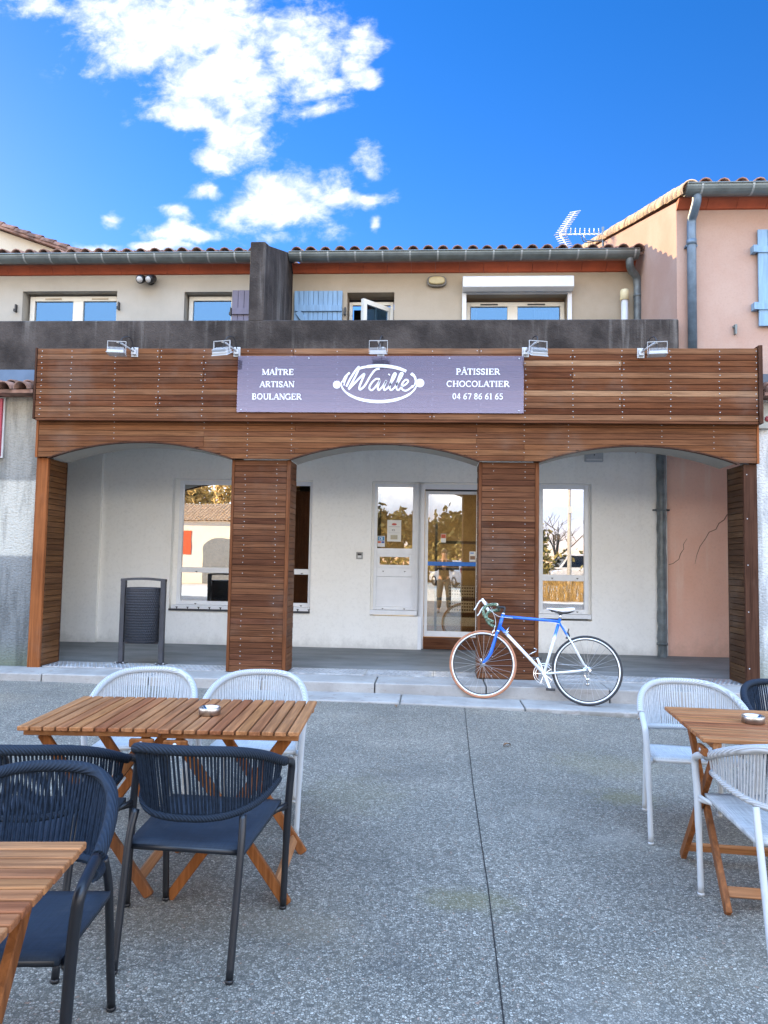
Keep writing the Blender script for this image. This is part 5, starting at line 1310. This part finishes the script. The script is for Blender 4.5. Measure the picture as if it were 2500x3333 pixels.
# ------------------------------------------------------------------ shop interior behind the glass
SI = empty('shop_interior', (0, 0, 0), 0, 'dim warm shop interior seen through the entrance glass', 'shop interior')
im = MB(); im.add([(-5, 10.49, .20), (4.2, 10.49, .20), (4.2, 10.49, 2.95), (-5, 10.49, 2.95), (-5, 14, .20), (4.2, 14, .20), (4.2, 14, 2.95), (-5, 14, 2.95)], [(4, 5, 6, 7), (0, 4, 7, 3), (1, 2, 6, 5), (3, 7, 6, 2)])
im.build('interior_wall', plain('warm_interior_paint', (.42, .32, .18), .8), SI)
MB().add([(-5, 10.40, .234), (4.2, 10.40, .234), (4.2, 14, .234), (-5, 14, .234)], [(0, 1, 2, 3)]).build('interior_floor', wood('honey_floor', [(.42, .24, .08), (.46, .27, .09)], 'x', .35), SI)
MB().box(-5, 4.2, 13.95, 13.995, .24, .40).build('skirting', M['pvc'], SI)
MB().box(-.98, -.92, 10.6, 13.9, .24, 2.94).build('partition', M['dark_in'], SI)
MB().box(.86, .92, 10.6, 13.9, .24, 2.94).build('partition', M['dark_in'], SI)
cl = empty('ceiling_lamp', (-.60, 11.5, 2.62), 0, 'lit round ceiling lamp inside the shop behind the side light', 'ceiling lamp')
MB().lathe([(0, 0), (.15, 0), (.16, .02), (.15, .045), (0, .05)], seg=24).build('diffuser', emis('lit_diffuser', (1.0, .78, .50), 34), cl)
MB().tube([(0, 0, .05), (0, 0, .32)], .008, 6).build('stem', M['black'], cl)
for x_, y_ in ((.2, 12.2),):  # second lamp, added out of sight to brighten the interior
    c2_ = empty('ceiling_lamp', (x_, y_, 2.70), 0, 'unseen lit lamp added above the bread shelf to brighten the shop', 'ceiling lamp')
    MB().lathe([(0, 0), (.15, 0), (.16, .02), (.15, .045), (0, .05)], seg=24).build('diffuser', bpy.data.materials['lit_diffuser'], c2_); MB().tube([(0, 0, .05), (0, 0, .24)], .008, 6).build('stem', M['black'], c2_)
sv = empty('bread_shelf', (.45, 12.6, .24), 0, 'dark shelf rack with loaves seen through the sliding door', 'shelf')
for z in (.55, 1.05, 1.5): MB().box(-.35, .38, -.18, .18, z, z+.04).build('shelf', M['anth'], sv)
for x in (-.34, .34): MB().box(x-.02, x+.02, -.17, -.13, 0, 1.9).build('upright', M['anth'], sv)
lf = MB()
for i in range(7): lf.sphere((-.28+.1*i, .02*(i % 3), 1.15), .05, 10, 6, (1, 2, .9))
tag(lf.build('bread_loaves', plain('bread_crust', (.42, .21, .07), .7, 0, .35, 12), None), 'row of brown loaves on the rack behind the sliding door', 'bread', None, 'stuff').location = (.45, 12.6, .24)
vgr = MB(); vgr.box(.36, .84, 13.90, 13.94, .50, 1.0)
g_ = empty('radiator_grille', (0, 0, 0), 0, 'pale wall grille low inside the shop seen through the sliding door', 'grille'); vgr.build('grille_back', M['dark_in'], g_)
gg = MB()
for k in range(9): gg.box(.36, .84, 13.885, 13.898, .50+.058*k, .53+.058*k)
for k in range(11): gg.box(.36+.046*k, .375+.046*k, 13.885, 13.8975, .53, .99)
gg.build('grille_bars', M['cream_pvc'], g_)
def poster(x0, x1, z0, z1, y, label, bands, name='poster'):
    o = MB().box(x0, x1, y, y+.003, z0, z1).build(name, plain('paper', (.72, .71, .66), .6, 0, .03)); tag(o, label, 'poster')
    for a, b, c, d, col in bands: MB().box(x0+(x1-x0)*a, x0+(x1-x0)*b, y-.0015, y-.0003, z0+(z1-z0)*c, z0+(z1-z0)*d).build('print', plain('ink', col, .6, 0, .05), o)
    return o
pq = poster(-.595, -.40, 1.70, 2.0, 10.302, 'pale paper notice with a red oval taped inside the side light', [(.1, .9, .68, .695, (.3, .3, .3)), (.1, .9, .40, .41, (.4, .4, .4)), (.25, .75, .10, .30, (.45, .40, .28))])
mb = MB(); c = (-.4975, 1.94)
mb.prism([(c[0]+.035*math.cos(2*PI*k/16), c[1]+.016*math.sin(2*PI*k/16)) for k in range(16)], 10.3, 10.3016, 'y'); mb.build('red_oval', plain('red_ink', (.45, .08, .06), .6), pq)
mb = MB(); k = .028
def tiny(text, x, z, h, y, parent, mat):
    mb = MB(); i = 0
    for ch in text:
        for pts, w in GL[ch][1]: mb.ribbon([(x+p[0]*h, z+p[1]*h) for p in pts], w*h, y-.0012-.0001*(i % 5), y-.0002); i += 1
        x += GL[ch][0]*h
    return mb.build('lettering', mat, parent)
tiny('ICI', -.530, 1.845, .026, 10.302, pq, M['black'])
st_ = MB().box(-.728, -.625, 1.625, 1.775, 10.302, 10.304); st_ = MB().box(-.728, -.625, 10.301, 10.304, 1.625, 1.775).build('card_sticker', M['pvc']); tag(st_, 'small blue and white card payment sticker at the side light corner', 'sticker')
MB().box(-.722, -.631, 10.2985, 10.3005, 1.71, 1.768).build('blue_field', plain('sticker_blue', (.02, .18, .36), .5), st_)
MB().box(-.722, -.68, 10.2985, 10.3005, 1.675, 1.702).build('card_mark', plain('sticker_orange', (.55, .10, .03), .5), st_); MB().box(-.672, -.631, 10.2985, 10.3005, 1.675, 1.702).build('card_mark', plain('sticker_navy', (.06, .10, .35), .5), st_)
tiny('CB', -.705, 1.722, .034, 10.2985, st_, M['letter'])
poster(.555, .64, 1.44, 1.58, 10.368, 'small white flyer with a photo at the right side of the sliding door glass', [(.1, .9, .2, .55, (.25, .14, .08)), (.1, .7, .75, .92, (.25, .35, .55))])
poster(.155, .225, 1.70, 1.82, 10.368, 'small red and white note on the middle of the sliding door glass', [(.05, .95, .5, .95, (.5, .10, .05))])

# ------------------------------------------------------------------ the place behind the photographer (seen in the glass)
def tree(x, y, h, seed, label, leafc=None, nleaf=0, lsize=.12, spread=.55, cat='tree', dense=False, trunk_c='bark'):
    rr = random.Random(seed); root = empty('tree', (x, y, 0), 0, label, cat, 'trees beyond the square')
    tb = MB(); tips = []
    def grow(p, d, L, r, lev):
        n = 4; pts = [p]; dd = d.copy()
        for i in range(n):
            dd = (dd + Vector((rr.uniform(-.14, .14), rr.uniform(-.14, .14), rr.uniform(-.04, .10)))).normalized(); pts.append(pts[-1]+dd*(L/n))
        tb.tube(pts, [r*(1-.4*i/n) for i in range(n+1)], 6 if lev < 2 else 4, caps=False)
        if lev >= 1: tips.extend(pts[1:])
        if lev < (3 if not dense else 2):
            for k in range(4 if lev < 2 else 3):
                t = rr.uniform(.45, 1.0); b = pts[min(n, int(t*n)+0)]; a = rr.uniform(0, 2*PI)
                nd = (dd*(1-spread) + Vector((math.cos(a), math.sin(a), rr.uniform(-.05, .5)))*spread).normalized()
                grow(b, nd, L*rr.uniform(.55, .75), r*.5, lev+1)
    grow(Vector((0, 0, -.05)), Vector((rr.uniform(-.05, .05), rr.uniform(-.05, .05), 1)), h*.42, h*.016, 0)
    tb.build('trunk', M[trunk_c], root)
    if nleaf:
        lf = MB()
        for i in range(nleaf):
            c = rr.choice(tips) + Vector((rr.gauss(0, .28), rr.gauss(0, .28), rr.gauss(0, .25)))*(1.6 if dense else 1)
            a = Vector((rr.gauss(0, 1), rr.gauss(0, 1), rr.gauss(0, 1))).normalized(); b = a.orthogonal().normalized(); s_ = lsize*rr.uniform(.6, 1.3)
            lf.add([c-a*s_-b*s_*.5, c+a*s_-b*s_*.5, c+a*s_+b*s_*.5, c-a*s_+b*s_*.5], [(0, 1, 2, 3)])
        lf.build('crown', leafc, root)
    return root
M['bark'] = plain('grey_bark', (.16, .125, .09), .9, 0, .3, 10)
gold = plain('golden_leaves', (.74, .56, .25), .8, 0, .35, 3); green = plain('pine_green', (.075, .075, .03), .85, 0, .5, 2); olive = plain('olive_leaves', (.28, .24, .09), .85, 0, .4, 2)
tree(-6.6, -15, 10.5, 1, 'tall plane tree with a few golden leaves left of the square', gold, 1500, .11)
tree(-15, -27, 10, 2, 'golden leaved tree behind the low tiled building', gold, 2600, .16); tree(-20, -29, 11, 3, 'wide golden tree at the far left behind the low building', gold, 2600, .16)
tree(-11, -30, 11, 13, 'golden tree behind the arched gate of the low building', gold, 2600, .16)
tree(-5.5, -16, 6.5, 4, 'young bare tree standing alone on the square'); tree(3.5, -24, 7, 5, 'bare tree beside the parked white hatchback'); tree(9.5, -36, 9, 6, 'bare grey tree behind the white van')
tree(-3, -33, 8.6, 7, 'dark pine behind the square, nearest the low building', green, 3600, .2, .6, dense=True); tree(1, -35, 9.4, 8, 'tall dark pine in the middle of the far row', green, 3600, .2, .6, dense=True)
tree(5, -34, 8.4, 9, 'round dark pine behind the white hatchback', green, 3600, .2, .6, dense=True); tree(13.5, -33, 6.5, 10, 'olive green tree right of the lamp pole', olive, 2600, .18, .6, dense=True); tree(7, -40, 7.0, 11, 'olive green tree far behind the van', olive, 2600, .18, .6, dense=True)
tree(18, -38, 8, 12, 'olive green tree at the far right of the square', olive, 2600, .18, .6, dense=True)
hb = MB(); rr = random.Random(5)
for i in range(5200):
    x = rr.uniform(-6, 26); c = Vector((x, -31+rr.gauss(0, .5), abs(rr.gauss(0, .9))+.1)); a = Vector((rr.gauss(0, 1), rr.gauss(0, 1), rr.gauss(0, 1))).normalized(); b = a.orthogonal().normalized(); s_ = .16
    hb.add([c-a*s_-b*s_*.6, c+a*s_-b*s_*.6, c+a*s_+b*s_*.6, c-a*s_+b*s_*.6], [(0, 1, 2, 3)])
tag(hb.build('hedge', plain('hedge_green', (.26, .23, .09), .9, 0, .4, 2)), 'long clipped hedge along the far side of the square', 'hedge')
gr_ = MB()
for i in range(1500):
    x = rr.uniform(3.2, 8.5); y = -8.5+rr.gauss(0, .25); h = rr.uniform(.5, .95); dx_, dy_ = rr.gauss(0, .12), rr.gauss(0, .12)
    gr_.add([(x-.006, y, 0), (x+.006, y, 0), (x+dx_+.004, y+dy_, h), (x+dx_-.004, y+dy_, h)], [(0, 1, 2, 3)])
tag(gr_.build('dry_grass', plain('straw', (.50, .34, .13), .9, 0, .3, 5)), 'row of dry straw coloured grass in front of the shop', 'grass', None, 'stuff')
LB = empty('low_building', (0, 0, 0), 0, 'low pale building with a tiled roof, arched grey gate and red panel across the square', 'building')
MB().box(-26, -6.5, -26, -20, 0, 3.5).build('wall', plaster('ochre_wall', (.82, .79, .71), (.86, .83, .76), .95, 60, .3), LB)
mb = MB(); d = Vector((0, -math.cos(.33), math.sin(.33))); up = Vector((0, math.sin(.33), math.cos(.33)))
for i in range(94): tile_column(mb, (-26+.21*i, -19.7, 3.45), d, up, 11, .09, .32)
mb.add([(-26.3, -19.6, 3.42), (-6.3, -19.6, 3.42), (-6.3, -23, 4.60), (-26.3, -23, 4.60), (-6.3, -26.3, 3.5), (-26.3, -26.3, 3.5)], [(0, 1, 2, 3), (3, 2, 4, 5)]); mb.build('roof', plain('sunlit_tiles', (.62, .47, .30), .9, 0, .3, 6), LB)  # sunlight on the roof is put into the pale tile colour
ga = MB(); pts = [(-12.6, 0)] + arc(-11.5, 2.0, 1.1, .55, 180, 0, 10) + [(-10.4, 0)]; ga.prism(pts, -19.995, -19.93, 'y'); ga.build('arched_gate', plain('gate_grey', (.20, .23, .26), .6), LB)
MB().box(-14.8, -13.3, -19.995, -19.95, 1.6, 2.9).build('red_panel', plain('orange_red_panel', (.55, .09, .03), .6), LB)
# bare plane trunks tied with stakes
for i, (x, y) in enumerate(((-7.2, -10.5), (-6.6, -11.2), (-5.9, -10.2))):
    o = MB().tube([(x, y, 0), (x+.25*(i-1), y+.05, 1.9)], .035, 6).build('wooden_stake', M['legw']); tag(o, 'wooden stake leaning on the square opposite the shop, ' + ('left', 'middle', 'right')[i] + ' of three', 'stake', 'wooden stakes on the square')
pole = empty('lamp_pole', (8.3, -24, 0), 0, 'tall pale concrete pole beside the white van', 'pole'); MB().tube([(0, 0, 0), (0, 0, 8)], [.13, .08], 10).build('shaft', plain('pole_concrete', (.5, .47, .42), .8), pole); MB().box(-.12, .12, .1, .25, 4.4, 4.8).build('meter_box', M['pvc'], pole)

def vehicle(name, label, loc, rz, prof, cabin, w, wheels, paint, rear_col=(.35, .02, .03)):
    """prof: lower body side outline (x,z); cabin: list of (x, z) for the greenhouse, narrower at the top"""
    r = empty(name, loc, rz, label, 'car' if 'car' in name else 'van'); b = MB(); b.prism(prof, -w/2, w/2, 'y'); b.build('body', paint, r, bevel=.09, seg=3)
    c = MB(); n = len(cabin); vs = [(x, -(w/2-.04-(.20 if z > cabin[0][1]+.1 else 0)), z) for x, z in cabin] + [(x, (w/2-.04-(.20 if z > cabin[0][1]+.1 else 0)), z) for x, z in cabin]
    c.add(vs, [tuple(range(n)), tuple(range(2*n-1, n-1, -1))] + [(i, n+i, n+(i+1) % n, (i+1) % n) for i in range(n)]); c.build('cabin', paint, r, bevel=.06, seg=3)
    (xa, za), (xb, zb), (xc, zc), (xd, zd) = cabin
    L = lambda p, q, t: (p[0]+(q[0]-p[0])*t, p[1]+(q[1]-p[1])*t)
    gm = plain('car_glass_'+name, (.02, .025, .03), .05)
    for s_ in (-1, 1):
        q = [L((xa, za), (xb, zb), .12), L((xa, za), (xb, zb), .88), L((xd, zd), (xc, zc), .88), L((xd, zd), (xc, zc), .12)]
        q = [(q[0][0]+.12, q[0][1]), (q[1][0]+.12, q[1][1]), (q[2][0]-.12, q[2][1]), (q[3][0]-.12, q[3][1])]
        yy = lambda z: s_*((w/2-.04) - .20*(z-za)/(zb-za) + .012)
        MB().add([(x, yy(z), z) for x, z in q] + [(x, yy(z)-s_*.02, z) for x, z in q], [(0, 1, 2, 3), (4, 5, 6, 7), (0, 1, 5, 4), (2, 3, 7, 6)]).build('side_window', gm, r)
    for (p, q_, sx) in (((xa, za), (xb, zb), -1), ((xd, zd), (xc, zc), 1)):
        a, b_ = L(p, q_, .12), L(p, q_, .9); MB().add([(a[0]+sx*.015, -(w/2-.16), a[1]), (a[0]+sx*.015, (w/2-.16), a[1]), (b_[0]+sx*.015, (w/2-.30), b_[1]), (b_[0]+sx*.015, -(w/2-.30), b_[1])], [(0, 1, 2, 3)]).build('windscreen' if sx > 0 else 'rear_window', gm, r)
    x0 = min(p[0] for p in prof); x1 = max(p[0] for p in prof)
    for s_ in (-1, 1):
        MB().box(x0-.015, x0+.10, s_*(w/2-.12)-.10, s_*(w/2-.12)+.10, .82, 1.12).build('tail_light', plain('tail_red_'+name, rear_col, .2), r, bevel=.02)
        MB().box(x1-.10, x1+.012, s_*(w/2-.22)-.16, s_*(w/2-.22)+.16, .66, .82).build('headlight', M['steel'], r, bevel=.02)
        for wx in wheels:
            wl = empty('wheel'); wl.parent = r; wl.location = (wx, s_*(w/2-.09), .31)
            MB().lathe([(.19, -.1), (.29, -.1), (.31, -.07), (.31, .07), (.29, .1), (.19, .1)], seg=24, axis='y').build('tyre', M['btyre_b'], wl); MB().lathe([(0, -.085), (.19, -.09), (.2, 0), (.19, .09), (0, .085)], seg=16, axis='y').build('rim', M['steel'], wl)
    MB().box(x0-.02, x0, -.26, .26, .55, .67).build('number_plate', M['pvc'], r)
    return r
wpaint = plain('white_car_paint', (.72, .73, .73), .2, 0, .02)
vehicle('parked_car', 'white hatchback parked behind the photographer, its back towards the shop', (1.6, -23.0, 0), math.radians(-118), [(-1.8, .28), (-1.88, .55), (-1.82, .95), (-1.2, 1.0), (.75, .95), (1.6, .80), (1.85, .62), (1.85, .3)], [(-1.78, .93), (-1.35, 1.50), (.15, 1.52), (.95, .93)], 1.68, (-1.15, 1.2), wpaint)
vehicle('parked_van', 'white delivery van parked on the far side of the square', (10.2, -31, 0), math.radians(168), [(-2.2, .35), (-2.25, .6), (-2.2, 1.15), (1.2, 1.12), (2.1, .95), (2.3, .7), (2.3, .35)], [(-2.2, 1.1), (-2.15, 2.1), (.9, 2.08), (1.75, 1.08)], 1.9, (-1.4, 1.5), wpaint)

# ------------------------------------------------------------------ the photographer (seen reflected in the door)
def skin(name, nodes, edges, mat, parent, sub=2, root_i=0):
    me = bpy.data.meshes.new(name); me.from_pydata([n[0] for n in nodes], edges, []); o = bpy.data.objects.new(name, me); COL.objects.link(o); o.parent = parent
    o.modifiers.new('skin', 'SKIN').use_smooth_shade = True
    for i, n in enumerate(nodes):
        sv_ = me.skin_vertices[0].data[i]; r = n[1]; sv_.radius = r if isinstance(r, tuple) else (r, r); sv_.use_root = (i == root_i)
    s_ = o.modifiers.new('sub', 'SUBSURF'); s_.levels = s_.render_levels = sub; me.materials.append(mat); return o
PE = empty('person', (.42, -.42, 0), 0, 'person in black jacket, dark trousers and beige trainers holding up a phone', 'person')
sk = plain('skin_tone', (.50, .30, .21), .55, 0, .05)
N_ = [((0, 0, .95), .13), ((0, 0, 1.10), .12), ((0, .01, 1.28), .15), ((0, .0, 1.44), .10), ((0, .01, 1.52), .055), ((0, .03, 1.60), (.07, .085)), ((0, .025, 1.68), (.078, .095)), ((0, .015, 1.75), .05)]
E_ = [(i, i+1) for i in range(7)]
def chain(pts, at):
    b = len(N_); N_.extend(pts)
    for i in range(len(pts)): E_.append((at if i == 0 else b+i-1, b+i))
    return len(N_)-1
for s_ in (-1, 1):
    chain([((s_*.10, 0, .88), .10), ((s_*.125, .02, .50), .058), ((s_*.13, -.01, .30), .052), ((s_*.14, -.02, .09), .036), ((s_*.145, .07, .035), .035), ((s_*.15, .16, .03), .028)], 0)
    h = chain([((s_*.17, 0, 1.43), .06), ((s_*.24, .02, 1.18), .042), ((s_*.17 if s_ < 0 else s_*.14, .25, 1.30), .032), ((s_*.105, .33, 1.36), .024), ((s_*.09, .37, 1.385), (.018, .03))], 3)
    for k in range(4):
        chain([((s_*(.085-.004*k), .395, 1.412-.018*k), .0085), ((s_*(.05+.004*(k % 2)), .41, 1.416-.018*k), .008), ((s_*(.025+.006*(k % 3)), .405, 1.414-.018*k), .007)], h)
    chain([((s_*.085, .365, 1.42), .010), ((s_*.06, .37, 1.435), .009), ((s_*.04, .375, 1.44), .008)], h)
body = skin('body', N_, E_, sk, PE)
fc = MB()
for s_ in (-1, 1): fc.sphere((s_*.032, .112, 1.655), .012, 10, 6); 
fc.build_split('eyes', M['pvc'], body); MB().sphere((0, .125, 1.625), .016, 8, 6, (.8, 1.1, 1.4)).build('nose', sk, body); MB().sphere((0, .108, 1.585), .022, 10, 6, (1.1, .35, .3)).build('mouth', plain('lips', (.38, .16, .13), .5), body)
er = MB()
for s_ in (-1, 1): er.sphere((s_*.083, .02, 1.645), .026, 10, 6, (.35, .7, 1.2))
er.build_split('ears', sk, body); MB().sphere((0, .0, 1.695), .105, 16, 10, (.86, 1.03, .88)).build('hair', plain('dark_hair', (.03, .022, .018), .7, 0, .3, 40), PE)
jn = [((0, 0, .84), (.17, .15)), ((0, 0, 1.10), (.15, .13)), ((0, .01, 1.30), (.175, .14)), ((0, 0, 1.44), (.12, .105)), ((0, .005, 1.49), .075)]; je = [(0, 1), (1, 2), (2, 3), (3, 4)]
for s_ in (-1, 1):
    b = len(jn); jn += [((s_*.18, 0, 1.42), .080), ((s_*.245, .02, 1.18), .060), ((s_*.17 if s_ < 0 else s_*.14, .25, 1.30), .048), ((s_*.115, .315, 1.350), .040)]; je += [(3, b), (b, b+1), (b+1, b+2), (b+2, b+3)]
skin('jacket', jn, je, plain('black_jacket', (.016, .016, .018), .8, 0, .2), PE)
tn = [((0, 0, 1.04), (.14, .12))]; te = []
for s_ in (-1, 1):
    b = len(tn); tn += [((s_*.10, 0, .86), .115), ((s_*.127, .02, .50), .080), ((s_*.132, -.01, .28), .073), ((s_*.14, -.015, .11), .060)]; te += [(0, b), (b, b+1), (b+1, b+2), (b+2, b+3)]
skin('trousers', tn, te, plain('slate_trousers', (.05, .065, .085), .85, 0, .2), PE)
for s_ in (-1, 1): skin('trainer', [((s_*.14, -.055, .045), (.045, .045)), ((s_*.143, .03, .052), (.048, .052)), ((s_*.148, .12, .038), (.046, .036)), ((s_*.152, .19, .03), (.036, .026))], [(0, 1), (1, 2), (2, 3)], plain('beige_trainer', (.55, .43, .32), .7, 0, .1), PE)
ph = MB().box(-.036, .036, -.004, .004, -.075, .075).build('smartphone', M['black'], None, bevel=.003); ph.location = (.42, .005, 1.41); tag(ph, 'dark smartphone held up in both hands by the photographer', 'phone')
MB().box(-.028, -.010, .0042, .006, .035, .068).build('camera_bump', M['anth'], ph)

# a few dry leaves blown against the kerb
for i, (x, y, lab) in enumerate(((2.02, 7.22, 'curled brown leaf against the kerb beyond the white chair'), (-.30, 7.16, 'small tan leaf by the kerb left of the joint line'), (.62, 5.9, 'dry leaf lying on open pavement in front of the bicycle'))):
    n = 7; vs = []
    for k in range(n+1):
        t = k/n; w = .018*math.sin(PI*min(1, t*1.02))**.8; cz = .006+.012*math.sin(PI*t)
        vs += [(-w, .075*t-.037, cz+.008), (0, .075*t-.037, cz), (w, .075*t-.037, cz+.010)]
    o = MB().add(vs, [(3*k+j, 3*k+j+1, 3*k+j+4, 3*k+j+3) for k in range(n) for j in (0, 1)], True).build('fallen_leaf', plain('dry_leaf', (.20, .10, .045), .8, 0, .3, 60))
    o.location = (x, y, gz(x, y)); o.rotation_euler = (0, 0, 1.1+2.1*i); tag(o, lab, 'leaf', 'dry leaves on the pavement')
